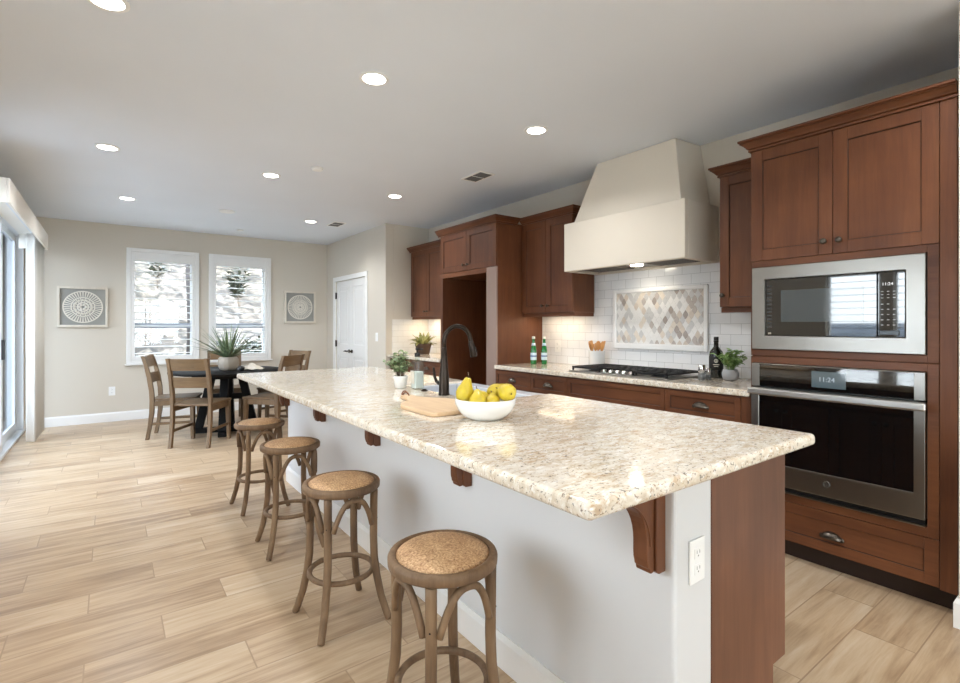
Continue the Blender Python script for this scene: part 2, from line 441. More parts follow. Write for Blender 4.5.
ALU = plain('white_vinyl_frame', (222, 226, 230), .4)
SASHG = plain('grey_sash_rail', (150, 156, 166), .5)
ARTBG = plain('grey_green_matboard', (150, 149, 143), .8, bump=.2, var=5)
ARTFR = wood('whitewashed_frame', (196, 186, 170), (214, 205, 190), (226, 219, 206), rough=.6, coat=0)
ARTW = plain('white_carved_resin', (222, 216, 204), .7, bump=.3, bscale=90)
MOS = [plain('mosaic_stone_' + n, c, .2, var=5) for n, c in (('white', (232, 230, 226)), ('cream', (224, 214, 200)), ('tan', (212, 200, 186)), ('taupe', (190, 180, 171)), ('grey', (206, 204, 201)), ('brown', (168, 157, 149)))]
GROUTM = plain('mosaic_grout', (238, 236, 232), .6)

# ------------------------------------------------------------------ key positions (metres)
XW, XP, YP, YB, XL, YF, ZC = 3.62, 2.958, 6.12, 8.364, -.85, -6.5, 2.657
XT, XU = 2.987, 3.32
IZ, IT = .9105, .8705
LB = (-5.6, -2.4, .05, 2.4)

# ------------------------------------------------------------------ room shell
def wall_cut(axis, pos, thick, a0, a1, z0, z1, holes):
    """boxes of a wall standing on axis = pos (x or y), pierced by holes (a0, a1, z0, z1)"""
    mb = MB(); A = sorted({a0, a1} | {h[0] for h in holes} | {h[1] for h in holes})
    for i in range(len(A) - 1):
        u0, u1 = A[i], A[i+1]; cuts = sorted((h[2], h[3]) for h in holes if h[0] <= u0 + 1e-6 and h[1] >= u1 - 1e-6)
        z = z0
        for c0, c1 in cuts + [(z1, z1)]:
            if c0 > z + 1e-5:
                if axis == 'x': mb.box(pos, pos + thick, u0, u1, z, c0)
                else: mb.box(u0, u1, pos, pos + thick, z, c0)
            z = max(z, c1)
    return mb
struct('floor', MB().box(XL - .16, XW + .16, YF - .16, YB + .16, -.06, 0), FLOOR)
struct('ceiling', MB().box(XL - .9, XW + .6, YF - .9, YB + .6, ZC, ZC + .2), CEIL)
W1, W2 = (.182, 1.054, .767, 2.356), (1.18, 2.052, .767, 2.356)
def hole(w): return (w[0] + .06, w[1] - .06, w[2] + .06, w[3] - .06)
struct('wall_back', wall_cut('y', YB, .16, XL - .16, XP + .1, 0, ZC, [hole(W1), hole(W2)]), WALL)
DY0, DY1, DZ = 6.755, 7.942, 2.0
struct('wall_pantry', wall_cut('x', XP, .11, YP, YB, 0, ZC, [(DY0, DY1, 0, DZ)]).box(XP + .11, XW + .12, YP, YP + .1, 0, ZC), WALL, bevel=.004)
struct('wall_right', MB().box(XW, XW + .12, .30, YP, 0, ZC), WALL)
struct('wall_near', MB().box(2.90, XW + .12, YF, .503, 0, ZC), WALL)
SY0, SY1, SZ = 4.2, 8.2, 2.42
LW = [(1.10, 1.70, .75, 1.9), (1.82, 2.33, .75, 1.9)]
struct('wall_left', wall_cut('x', XL - .14, .14, YF, YB, 0, ZC, [(SY0, SY1, 0, SZ), LB] + LW), WALL)
FW = (.1, 2.3, .3, 2.3)

struct('wall_front', wall_cut('y', YF - .14, .14, XL - .14, XW, 0, ZC, [FW]), WALL)
# unseen window behind the camera, added to let in light for the room
w = sroot('window_3', ((FW[0]+FW[1])/2, YF, FW[2]))
mb = MB()
for a in (FW[0], FW[0] + 1.0, FW[1] - 1.05, FW[1] - .05): mb.box(a, a + .05, YF - .1, YF - .04, FW[2], FW[3])
for z in (FW[2], FW[3] - .05): mb.box(FW[0], FW[1], YF - .1, YF - .04, z, z + .05)
struct('window_frame', mb, ALU, w); struct('glass', MB().box(FW[0], FW[1], YF - .075, YF - .069, FW[2], FW[3]), PANE, w)
w = sroot('window_6', (XL, (LB[0]+LB[1])/2, LB[2])); mb = MB()  # another unseen window, added to throw daylight on the island's seating wall
for k in range(4):
    a = LB[0] + (LB[1] - LB[0] - .05) * k / 3; mb.box(XL - .1, XL - .04, a, a + .05, LB[2], LB[3])
for z in (LB[2], LB[3] - .05): mb.box(XL - .1, XL - .04, LB[0], LB[1], z, z + .05)
struct('window_frame', mb, ALU, w); struct('glass', MB().box(XL - .075, XL - .069, LB[0], LB[1], LB[2], LB[3]), PANE, w)
# two blinded windows in the left wall, seen only mirrored in the oven and the microwave
for k, h in enumerate(LW):
    w = sroot('window_%d' % (4 + k), (XL, (h[0]+h[1])/2, h[2])); mb = MB()
    for a, b in ((h[0], h[0]+.02), (h[1]-.02, h[1])): mb.box(XL - .1, XL - .05, a, b, h[2], h[3])
    for a, b in ((h[2], h[2]+.04), (h[3]-.04, h[3])): mb.box(XL - .1, XL - .05, h[0], h[1], a, b)
    struct('window_frame', mb, WHITE, w); struct('glass', MB().box(XL - .08, XL - .075, h[0], h[1], h[2], h[3]), PANE, w)
    mb = MB(); z = h[2] + .06
    while z < h[3] - .05: mb.box(XL - .045, XL - .01, h[0] + .01, h[1] - .01, z, z + .006); z += .075
    struct('blind', mb, WHITE, w)

BBP = [(0, 0), (.014, 0), (.014, .105), (.010, .115), (.006, .125), (0, .125)]
struct('baseboard_back', MB().sweep([(XL + .001, YB - .001), (XP - .001, YB - .001)], BBP, .001), WHITE)
struct('baseboard_pantry', MB().sweep([(XP - .001, YB - .016), (XP - .001, DY1 + .09)], BBP, .001).sweep([(XP - .001, DY0 - .075), (XP - .001, YP - .0)], BBP, .001), WHITE)
struct('baseboard_left', MB().sweep([(XL + .001, SY1 + .06), (XL + .001, YB - .016)], BBP, .001).sweep([(XL + .001, YF + .01), (XL + .001, SY0 - .06)], BBP, .001), WHITE)
struct('baseboard_near', MB().sweep([(2.982, .504), (2.899, .504), (2.899, YF + .01)], BBP, .001), WHITE)

# ------------------------------------------------------------------ shuttered windows
def shutter_window(name, wd_, n):
    x0, x1, z0, z1 = wd_; r = sroot(name, ((x0+x1)/2, YB, z0)); f = YB - .001
    c = MB()
    for a, b in ((x0, x0 + .052), (x1 - .052, x1)): c.box(a, b, f - .03, f, z0, z1)
    for a, b in ((z0, z0 + .05), (z1 - .052, z1)): c.box(x0 + .052, x1 - .052, f - .03, f, a, b)
    struct('window_frame', c, WHITE, r, bevel=.004)
    struct('sill', MB().box(x0 - .02, x1 + .02, f - .045, f, z0 - .022, z0 - .001), WHITE, r, bevel=.004)
    s = MB(); i0, i1 = x0 + .053, x1 - .053; b0, b1 = z0 + .051, z1 - .053
    for a, b in ((i0, i0 + .042), (i1 - .037, i1)): s.box(a, b, f - .024, f + .004, b0, b1)
    s.box(i0 + .042, i1 - .037, f - .024, f + .004, b0, b0 + .05); s.box(i0 + .042, i1 - .037, f - .024, f + .004, b1 - .125, b1)
    sh = struct('shutter', s, WHITE, r, bevel=.003)
    l = MB(); z = b0 + .085
    while z < b1 - .13:
        pr = [(.045*cos(t), .0055*sin(t)) for t in [2*pi*q/12 for q in range(12)]]
        l.prism([(f - .01 + p, z + q) for p, q in pr], 'x', i0 + .043, i1 - .038); z += .0955
    struct('louver', l, WHITE, sh, smooth=False)
    g = MB()
    for a, b in ((x0 + .061, x0 + .1), (x1 - .1, x1 - .061)): g.box(a, b, YB + .09, YB + .13, z0 + .061, z1 - .061)
    for a, b in ((z0 + .061, z0 + .1), (z1 - .1, z1 - .061)): g.box(x0 + .1, x1 - .1, YB + .09, YB + .13, a, b)
    struct('sash', g, ALU, r); struct('meeting_rail', MB().box(x0 + .1, x1 - .1, YB + .085, YB + .135, 1.255, 1.325), SASHG, r)
    struct('glass', MB().box(x0 + .062, x1 - .062, YB + .108, YB + .112, z0 + .062, z1 - .062), PANE, r)
shutter_window('window_1', W1, 0); shutter_window('window_2', W2, 1)

# ------------------------------------------------------------------ pantry double door
r = sroot('door_1', (XP, (DY0+DY1)/2, 0)); f = XP - .001; mb = MB()
mb.box(f - .018, f, DY0 - .07, DY0, 0, DZ + .07); mb.box(f - .018, f, DY1, DY1 + .085, 0, DZ + .07); mb.box(f - .018, f, DY0, DY1, DZ, DZ + .07)
struct('casing', mb, WHITE, r, bevel=.004)
ym = (DY0 + DY1) / 2
for y0, y1, hy, s in ((DY0 + .004, ym - .002, ym - .05, -1), (ym + .002, DY1 - .004, ym + .05, 1)):
    d = MB(); xa, xb = XP + .012, XP + .047; st = .10
    d.box(xa, xb, y0, y0 + st, .008, DZ - .004); d.box(xa, xb, y1 - st, y1, .008, DZ - .004)
    for a, b in ((.008, .2), (.82, 1.005), (DZ - .115, DZ - .004)): d.box(xa, xb, y0 + st, y1 - st, a, b)
    for a, b in ((.2, .82), (1.005, DZ - .115)):
        d.box(xa + .014, xb - .014, y0 + st, y1 - st, a, b); d.box(xa + .006, xa + .02, y0 + st + .05, y1 - st - .05, a + .05, b - .05)
    dl = struct('door_panel', d, DOORW, r, bevel=.005)
    h = MB().cyl((XP + .012, hy, .9), .026, .012, '-x').cyl((XP, hy, .9), .009, .04, '-x', 12)
    h.tube([(XP - .04, hy, .9), (XP - .042, hy + s * .05, .903), (XP - .04, hy + s * .105, .895)], [.011, .010, .008], 8)
    struct('handle', h, BRONZE, dl)
    for z in (.25, 1.005, 1.775):
        yy = DY0 + .001 if s < 0 else DY1 - .001
        struct('hinge', MB().box(XP - .006, XP + .012, yy - .014, yy + .014, z - .05, z + .05).cyl((XP - .006, yy, z - .052), .007, .104, 'z', 10), BRONZE, r)

# ------------------------------------------------------------------ sliding door on the left wall
r = sroot('door_2', (XL, (SY0+SY1)/2, 0)); mb = MB()
for a, b in ((SY0, SY0 + .05), (SY1 - .05, SY1)): mb.box(XL - .13, XL + .012, a, b, .012, SZ)
mb.box(XL - .13, XL + .012, SY0, SY1, SZ - .05, SZ); mb.box(XL - .14, XL + .02, SY0, SY1, .001, .03)
mb.box(XL - .050, XL - .046, SY0, SY1, .03, .045); mb.box(XL - .095, XL - .085, SY0, SY1, .03, .045)
struct('door_frame', mb, ALU, r, bevel=.003)
for y0, y1, x in ((SY0 + .05, 5.30, -.072), (5.20, 6.84, -.026), (6.74, SY1 - .05, -.072)):
    p = MB(); xa, xb = XL + x - .018, XL + x + .018
    for a, b in ((y0, y0 + .1), (y1 - .1, y1)): p.box(xa, xb, a, b, .035, SZ - .055)
    p.box(xa, xb, y0 + .1, y1 - .1, .035, .13); p.box(xa, xb, y0 + .1, y1 - .1, SZ - .13, SZ - .055)
    d = struct('door_panel', p, ALU, r, bevel=.003)
    struct('glass', MB().box(XL + x - .003, XL + x + .003, y0 + .07, y1 - .07, .125, SZ - .125), SLIDEG, d)
struct('handle', MB().box(XL - .007, XL + .018, 6.76, 6.80, .95, 1.15), BLACKP, r, bevel=.004)

# ------------------------------------------------------------------ valance and vertical blinds
mb = MB(); vx, y0, y1, z0, z1 = -.590, 5.02, 7.86, 2.188, 2.372
mb.box(vx - .018, vx, y0, y1, z0, z1); mb.box(XL + .002, vx - .018, y0, y0 + .018, z0, z1); mb.box(XL + .002, vx - .018, y1 - .018, y1, z0, z1)
mb.box(XL + .002, vx - .018, y0 + .018, y1 - .018, z1 - .018, z1)
vt = thing('window_valance', 'cream fabric box valance above the sliding glass door', 'valance', (XL + .02, 6.3, z0))
obj('cornice_box', mb, FABRIC, vt, bevel=.004)
obj('head_rail', MB().box(-.70, -.655, y0 + .03, y1 - .03, z0 + .12, z0 + .165), ALU, vt)
bt = thing('vertical_blind', 'white vertical blind vanes stacked beside the sliding door', 'blind', (-.70, 7.55, 0))
ns = 16
for i in range(ns):
    t = i / (ns - 1); yc = 7.370 + t * .42; xc = -.702 + .042 * t + .004 * (i % 2)
    ang = R(62 + 3 * sin(i * 2.3)); w = .089; v = MB()
    pts = []
    for j in range(7):
        s = (j / 6 - .5); pts.append((xc + s * w * sin(ang) + .012 * (1 - 4*s*s) * cos(ang), yc - s * w * cos(ang) + .012 * (1 - 4*s*s) * sin(ang)))
    vs = []
    zl = .008 + .05 * t
    for px, py in pts: vs += [(px, py, zl), (px, py, z0 + .117)]
    v.add(vs, [(2*j, 2*j+2, 2*j+3, 2*j+1) for j in range(6)], 0, True)
    obj('vane', v, VBLIND, bt, solid=.0016)

# ------------------------------------------------------------------ cabinet helpers
def shaker(x, y0, y1, z0, z1, rail=.062, t=.02, rec=.009, d=-1):
    """shaker front whose face looks along d * X and lies at x"""
    mb = MB(); b = x - d * t
    mb.box(x, b, y0, y0 + rail, z0, z1); mb.box(x, b, y1 - rail, y1, z0, z1)
    mb.box(x, b, y0 + rail, y1 - rail, z0, z0 + rail); mb.box(x, b, y0 + rail, y1 - rail, z1 - rail, z1)
    mb.box(x - d * rec, b, y0 + rail - .001, y1 - rail + .001, z0 + rail - .001, z1 - rail + .001)
    g = .0034; xa, xc = x - d * .0055, x - d * (rec + .001); u0, u1, w0, w1 = y0 + rail, y1 - rail, z0 + rail, z1 - rail     # glazed bead round the panel
    mb.box(xa, xc, u0 - .0005, u0 + g, w0, w1, 1); mb.box(xa, xc, u1 - g, u1 + .0005, w0, w1, 1); mb.box(xa, xc, u0, u1, w0 - .0005, w0 + g, 1); mb.box(xa, xc, u0, u1, w1 - g, w1 + .0005, 1)
    return mb
def front(name, x, y0, y1, z0, z1, parent, grain='v', d=-1, rail=.062):
    return obj(name, shaker(x, y0, y1, z0, z1, rail, d=d), [MW[grain], MW['glaze']], parent, bevel=.0022)
def knob(x, y, z, parent, d=-1):
    mb = MB().lathe([(.0095, 0), (.0085, .002), (.006, .006), (.006, .014), (.011, .017), (.0155, .022), (.0155, .025), (.011, .029), (.001, .0305)], (x, y, z), 18, '-x' if d < 0 else 'x')
    return obj('knob', mb, PEWTER, parent)
def cup_pull(x, y, z, parent, w=.046, h=.034, dp=.026):
    vs = []; na, nb = 16, 8
    for i in range(na + 1):
        th = pi * i / na
        for j in range(nb + 1):
            ph = pi / 2 * j / nb; vs.append((x - .001 - dp * sin(th) * sin(ph), y + w * cos(th), z - .012 + h * sin(th) * cos(ph)))
    fs = [(i*(nb+1)+j, (i+1)*(nb+1)+j, (i+1)*(nb+1)+j+1, i*(nb+1)+j+1) for i in range(na) for j in range(nb)]
    mb = MB().add(vs, fs, 0, True)
    for s in (-1, 1): mb.lathe([(.011, 0), (.010, .003), (.004, .005)], (x, y + s * (w - .002), z - .008), 12, '-x')
    return obj('cup_pull', mb, PEWTER, parent, solid=.003)
CROWN = [(0, 0), (.010, 0), (.010, .010), (.006, .011), (.006, .014), (.016, .017), (.022, .026), (.040, .044), (.046, .046), (.043, .048), (.043, .051), (.052, .054), (.052, .066), (0, .066)]
def crown(path, z, parent): return obj('crown_moulding', MB().sweep(path, CROWN, z), MW['h'], parent)

# ------------------------------------------------------------------ oven tower
yt0, yt1 = .5826, 1.402; xb = XW - .004
t = thing('oven_cabinet', 'tall reddish brown wood cabinet housing the wall oven and microwave', 'cabinet', (XT, (yt0+yt1)/2, 0))
b = MB(); fx = XT + .021
b.box(fx, xb, yt1 - .019, yt1, .10, 2.2875); b.box(fx, xb, yt0 - .061, yt0 - .042, .10, 2.2875)     # sides
b.box(fx, fx + .02, yt0 - .042, .6235, .105, 2.2875); b.box(fx, fx + .02, 1.3905, yt1 - .019, .105, 2.2875)
b.box(fx, xb, yt0 - .061, yt1, 2.27, 2.31); b.box(fx, xb, yt0 - .042, yt1 - .019, 1.637, 1.66)
b.box(fx, xb, yt0 - .042, yt1 - .019, 1.085, 1.135); b.box(fx, xb, yt0 - .042, yt1 - .019, .315, .355); b.box(fx, xb, yt0 - .042, yt1 - .019, .10, .12)
b.box(xb - .012, xb, yt0 - .042, yt1 - .019, .12, 2.27)
obj('carcass', b, MW['v'], t)
obj('end_stile', MB().box(XT, fx - .001, yt0 - .061, yt0 - .002, .10, 2.2875), MW['v'], t, bevel=.002)
ff = MB()    # face frame round the appliances, split by a fine seam above the oven
for (za, zb) in ((1.114, 1.652), (.322, 1.111)):
    h0, h1 = (1.149, 1.616) if za > 1 else (.369, 1.073)
    ff.box(XT, fx - .001, yt0, .6235, za, zb); ff.box(XT, fx - .001, 1.3905, yt1, za, zb)
    ff.box(XT, fx - .001, .6235, 1.3905, h1, zb); ff.box(XT, fx - .001, .6235, 1.3905, za, h0)
obj('face_frame', ff, MW['h'], t, bevel=.0018)
dm = .994
dl = front('door', XT, dm + .0015, yt1, 1.6545, 2.286, t); knob(XT, 1.030, 1.721, dl)
dl = front('door', XT, yt0, dm - .0015, 1.6545, 2.286, t); knob(XT, .962, 1.720, dl)
dl = front('drawer', XT, yt0, yt1, .108, .319, t, 'h', rail=.052); cup_pull(XT, .999, .200, dl)
crown([(XT + .26, yt1 + .001), (XT + .001, yt1 + .001), (XT + .001, yt0 - .062)], 2.2875, t)
obj('toe_kick', MB().box(XT + .075, xb, yt0 - .055, yt1 - .005, .001, .099), MW['dark'], t)

def textmesh(s, size, M, ext=.0006):
    cu = bpy.data.curves.new('text', 'FONT'); cu.body = s; cu.size = size; cu.extrude = ext; cu.align_x = 'CENTER'; cu.align_y = 'CENTER'
    o = bpy.data.objects.new('text', cu); COL.objects.link(o); bpy.context.view_layer.update()
    me = bpy.data.meshes.new_from_object(o.evaluated_get(bpy.context.evaluated_depsgraph_get()))
    vs = [M @ v.co for v in me.vertices]; fs = [tuple(p.vertices) for p in me.polygons]
    bpy.data.objects.remove(o); bpy.data.curves.remove(cu); bpy.data.meshes.remove(me)
    return vs, fs
def facing_left(x, y, z):      # text plane that faces -X and reads upright
    return Matrix(((0, 0, -1, x), (-1, 0, 0, y), (0, 1, 0, z), (0, 0, 0, 1)))

# ------------------------------------------------------------------ microwave
a0, a1, z0, z1 = .626, 1.388, 1.151, 1.614; g0, g1, gz0, gz1 = .697, 1.319, 1.227, 1.543
t = thing('microwave_oven', 'built-in stainless steel microwave with black glass door', 'microwave', (XT, (a0+a1)/2, z0))
x = XT - .018; mb = MB()
mb.ring_x(x, XT + .018, (a0, a1, z0, z1), (g0, g1, gz0, gz1))
obj('trim_frame', mb, STEEL, t, bevel=.003)
obj('body', MB().box(XT + .023, XT + .42, a0 + .03, a1 - .03, z0 + .03, z1 - .03), BLACKP, t)
obj('door_glass', MB().box(x + .006, XT + .02, .806, g1 - .002, gz0 + .002, gz1 - .002), BGLASS, t, bevel=.002)
obj('window_mesh', MB().box(x + .0045, x + .006, .86, 1.235, 1.305, 1.478), plain('microwave_window_reflection_grey', (62, 70, 74), .06, Coat_Weight=1.0, Coat_Roughness=.02), t)  # grey base colour stands in for the reflection on the pane
vent = MB()
for i in range(12): vent.box(x + .0045, x + .0065, 1.283, 1.307, 1.275 + i * .0205, 1.283 + i * .0205)
obj('vent_slots', vent, plain('slot_grey', (52, 54, 56), .4), t)
cp = obj('control_panel', MB().box(x + .006, XT + .02, g0 + .002, .803, gz0 + .002, gz1 - .002), BGLASS, t, bevel=.002)
vs, fs = textmesh('11:24', .02, facing_left(x + .0055, .765, 1.482)); obj('digits', MB().add(vs, fs), emis('clock_digits_glow', (1, 1, 1, 1), .5), cp)
BTN = plain('button_grey_print', (150, 152, 154), .4)
for i, z in enumerate((1.445, 1.43, 1.415, 1.385, 1.36, 1.335, 1.31, 1.285)):
    for j in range(3):
        if i == 3 and j == 2: continue
        yy = .79 - j * .023; obj('button', MB().box(x + .0052, x + .0062, yy - .009, yy, z, z + .0035), BTN, cp)
obj('door_release', MB().box(x + .002, x + .008, g0 + .022, .797, 1.238, 1.262), plain('release_grey', (58, 60, 62), .2, .6), cp, bevel=.004)
vs, fs = textmesh('GE', .014, facing_left(x + .0055, 1.294, 1.241)); obj('logo', MB().add(vs, fs), LABELW, t)

# ------------------------------------------------------------------ wall oven
z0, z1 = .371, 1.071
t = thing('wall_oven', 'stainless steel built-in wall oven with long bar handle below the microwave', 'oven', (XT, (a0+a1)/2, z0))
obj('body', MB().box(XT + .023, XT + .55, a0 + .03, a1 - .03, z0 + .03, z1 - .03), BLACKP, t)
x = XT - .022
c = MB(); c.box(x, XT + .018, a0, .666, .942, z1); c.box(x, XT + .018, 1.346, a1, .942, z1); c.box(x + .004, XT + .018, .666, 1.346, 1.066, z1)
cf = obj('control_frame', c, STEEL, t, bevel=.002)
cp = obj('control_panel', MB().box(x + .004, XT + .018, .6665, 1.3455, .945, 1.0655), BGLASS, t)
ds = obj('display', MB().box(x + .0025, x + .004, .930, 1.083, .962, 1.046), plain('display_reflection_grey', (84, 98, 105), .05, Coat_Weight=1.0), cp)  # glossy reflection put into the display's colour as grey
vs, fs = textmesh('11:24', .034, facing_left(x + .0022, 1.015, 1.004)); obj('digits', MB().add(vs, fs), DISP, ds)
d = MB(); x2 = XT - .026
d.ring_x(x2, XT + .018, (a0, a1, .402, .935), (.666, 1.346, .519, .893))
dr = obj('door', d, STEEL, t, bevel=.003)
obj('window', MB().box(x2 + .003, XT + .016, .6665, 1.3455, .5195, .8925), BGLASS, dr)
h = MB().box(x2 - .062, x2 - .036, .612, 1.385, .902, .938)
hb = obj('handle', h, steel('stainless_lit_copy', (196, 194, 190)), dr, bevel=.008, seg=3)  # lighter copy of the stainless, the bar's brighter reflection painted in
for yy in (.622, 1.346): obj('bracket', MB().box(x2 - .036, x2, yy, yy + .03, .905, .933), BRONZE, hb)
em = MB().lathe([(.0165, 0), (.0165, .002), (.0145, .003), (.0145, .0015)], (x2, 1.012, .468), 28, '-x').cyl((x2, 1.012, .468), .0145, .001, '-x', 28)
vs, fs = textmesh('GE', .017, facing_left(x2 - .0016, 1.012, .4675)); em.add(vs, fs)
for k in range(4):
    a = pi/4 + pi/2*k; em.tube([(x2 - .002, 1.012 + .0125*cos(a+q), .468 + .0125*sin(a+q)) for q in (-.5, -.2, .1, .4)], .0008, 5)
obj('badge', em, plain('badge_steel', (150, 150, 150), .3, 1.0), dr)
obj('vent_gap', MB().box(XT - .004, XT + .018, a0 + .004, a1 - .004, .378, .401), BLACKP, t)
obj('bottom_trim', MB().box(x2, XT + .018, a0, a1, .371, .3775), STEEL, t)

# ------------------------------------------------------------------ upper cabinets
def upper(label, x, y0, y1, z0, z1, doors, knobs, cpath, railz=.038, railp=True):
    t = thing('upper_cabinet', label, 'cabinet', (x, (y0+y1)/2, z0))
    obj('carcass', MB().box(x + .021, xb - (.01 if z0 < 1.5 else 0), y0, y1, z0, z1 + .022), MW['v'], t)
    for (a, b_), (ky, kz) in zip(doors, knobs):
        dl = front('door', x, a, b_, z0, z1, t); knob(x, ky, kz, dl)
    crown(cpath, z1 + .0015, t)
    if railp: obj('light_rail', MB().box(x + .022, x + .044, y0, y1, z0 - railz, z0 - .001).box(x + .045, xb - .012, y0, y0 + .02, z0 - railz, z0 - .001), MW['h'], t, bevel=.002)
    return t
ya, yb_ = 3.104, 3.787; ymid = 3.447
upper('two-door brown wood upper cabinet left of the range hood, above two green bottles', XU, ya, yb_, 1.411, 2.285, [(ymid + .0015, yb_ - .002), (ya + .002, ymid - .0015)], [(3.484, 1.475), (3.412, 1.475)],
      [(XU + .002, yb_), (XU + .002, ya - .001), (xb, ya - .001)], .038)
upper('narrow single-door brown upper cabinet between range hood and oven cabinet', XU, 1.407, 1.765, 1.411, 2.285, [(1.409, 1.763)], [(1.738, 1.488)],
      [(xb, 1.766), (XU + .002, 1.766), (XU + .002, 1.407)], .038)
ya, yb_ = 4.83, 6.085; q = (yb_ - ya) / 3
upper('far brown upper cabinet between refrigerator alcove and pantry wall', XU, ya, yb_, 1.411, 2.285, [(yb_ - q + .002, yb_ - .002), (ya + q + .001, yb_ - q - .001), (ya + .002, ya + q - .001)],
      [(yb_ - q + .035, 1.475), (yb_ - q - .035, 1.475), (ya + q - .035, 1.475)], [(XU + .002, yb_ + .03), (XU + .002, ya)], .038)

# ------------------------------------------------------------------ refrigerator alcove
t = thing('refrigerator_cabinet', 'tall brown wood refrigerator surround with empty dark alcove and two top doors', 'cabinet', (3.0, 4.3, 0))
y0, y1 = 3.800, 4.812; xf_ = 3.001
obj('side_panel', MB().box(xf_ + .021, xb, y0, y0 + .019, .002, 2.284), MW['v'], t, bevel=.001)
obj('side_panel', MB().box(xf_ + .001, xb, y1 - .045, y1, .002, 1.862).box(xf_ + .022, xb, y1 - .045, y1, 1.862, 2.284), MW['v'], t, bevel=.001)
obj('stile', MB().box(xf_, xf_ + .02, y0, y0 + .155, .002, 1.862), plain('stile_painted_sheen', (150, 128, 118), .3), t, bevel=.002)  # silvery reflection on the stile is put into its base colour
obj('filler', MB().box(xf_ + .021, xb - .01, y0 + .02, y0 + .15, .002, 1.80), MW['v'], t)
obj('cabinet_box', MB().box(xf_ + .0215, xb, y0 + .0195, y1 - .0455, 1.82, 2.305), MW['v'], t)
obj('rail', MB().box(xf_, xf_ + .021, y0 + .156, y1 - .046, 1.815, 1.862), MW['h'], t)
obj('back_panel', MB().box(xb - .008, xb, y0 + .16, y1 - .046, .002, 1.815), MW['v'], t)
dl = front('door', xf_, 4.308, y1 - .001, 1.868, 2.285, t); knob(xf_, 4.343, 1.927, dl)
dl = front('door', xf_, y0 + .001, 4.305, 1.868, 2.285, t); knob(xf_, 4.270, 1.925, dl)
crown([(xf_, y1 + .04), (xf_, y0 - .002), (XU - .052, y0 - .002)], 2.2862, t)

# ------------------------------------------------------------------ range hood
hy0, hy1, hx, hz0, hz1 = 1.928, 3.066, 3.172, 1.752, 2.165; hb_ = XW - .003
t = thing('range_hood', 'cream plaster range hood with tapered chimney', 'range hood', (hx, 2.497, hz0))
mb = MB(); rim = .045
mb.box(hx, hx + rim, hy0, hy1, hz0, hz1); mb.box(hb_ - .03, hb_, hy0, hy1, hz0, hz1); mb.box(hx + rim, hb_ - .03, hy0, hy0 + rim, hz0, hz1); mb.box(hx + rim, hb_ - .03, hy1 - rim, hy1, hz0, hz1)
mb.box(hx + rim, hb_ - .03, hy0 + rim, hy1 - rim, hz1 - .02, hz1)
obj('canopy', mb, PLASTER, t, bevel=.006)
c0, c1 = (3.225, 1.99, 3.004), (3.315, 2.09, 2.823); zt = ZC - .002
v = [(c0[0], c0[1], hz1 + .001), (hb_, c0[1], hz1 + .001), (hb_, c0[2], hz1 + .001), (c0[0], c0[2], hz1 + .001), (c1[0], c1[1], zt), (hb_, c1[1] - .02, zt), (hb_, c1[2] + .02, zt), (c1[0], c1[2], zt)]
obj('chimney', MB().add(v, [(0,3,2,1),(4,5,6,7),(0,1,5,4),(1,2,6,5),(2,3,7,6),(3,0,4,7)]), PLASTER, t, bevel=.006)
li = MB().box(hx + rim + .001, hb_ - .031, hy0 + rim + .001, hy1 - rim - .001, hz0 + .022, hz0 + .032)
ln = obj('liner', li, STEEL, t)
for a, b_ in ((hy0 + .09, 2.36), (2.60, hy1 - .09)):
    m = MB(); yy = a
    m.box(hx + .09, hb_ - .09, a, b_, hz0 + .014, hz0 + .0215)
    while yy < b_ - .01: m.box(hx + .095, hb_ - .095, yy, yy + .006, hz0 + .009, hz0 + .014); yy += .016
    obj('filter', m, plain('filter_metal', (120, 112, 100), .35, .9), t)
lp = obj('lamp', MB().cyl((3.385, 2.475, hz0 + .0215), .048, .01, '-z', 24), HLENS, t)
for yy in (2.515, 2.545): obj('control_knob', MB().cyl((3.28, yy, hz0 + .0215), .014, .016, '-z', 14), BLACKP, t)
light('hood_light', 'SPOT', (3.385, 2.475, hz0 + .005), 2, (1, .9, .75), t, spot_size=R(150), spot_blend=.6, shadow_soft_size=.04)

# ------------------------------------------------------------------ wall tile and framed mosaic
struct('backsplash_right', MB().box(XW - .01, XW - .001, 1.404, 3.797, .9115, 1.40).box(XW - .01, XW - .001, 1.77, 3.10, 1.40, 1.75), TILE)
struct('backsplash_return', MB().box(3.052, XW - .012, YP - .01, YP - .001, .9115, 1.376), TILE2)
struct('backsplash_far', MB().box(XW - .01, XW - .001, 4.815, YP - .011, .9115, 1.40), TILE)
t = thing('mosaic_panel', 'framed panel of grey, tan and white diamond tiles above the cooktop', 'tile panel', (XW - .011, 2.44, 1.08))
fy0, fy1, fz0, fz1 = 1.999, 2.878, 1.088, 1.597; iy0, iy1, iz0, iz1 = 2.033, 2.842, 1.136, 1.566; x = XW - .011
mb = MB(); mb.box(x - .02, x, fy0, iy0, fz0, fz1); mb.box(x - .02, x, iy1, fy1, fz0, fz1); mb.box(x - .02, x, iy0, iy1, fz0, iz0); mb.box(x - .02, x, iy0, iy1, iz1, fz1)
obj('frame', mb, plain('white_stone_trim', (236, 235, 233), .2), t, bevel=.007, seg=3)
obj('grout_bed', MB().box(x - .005, x, iy0, iy1, iz0, iz1), GROUTM, t)
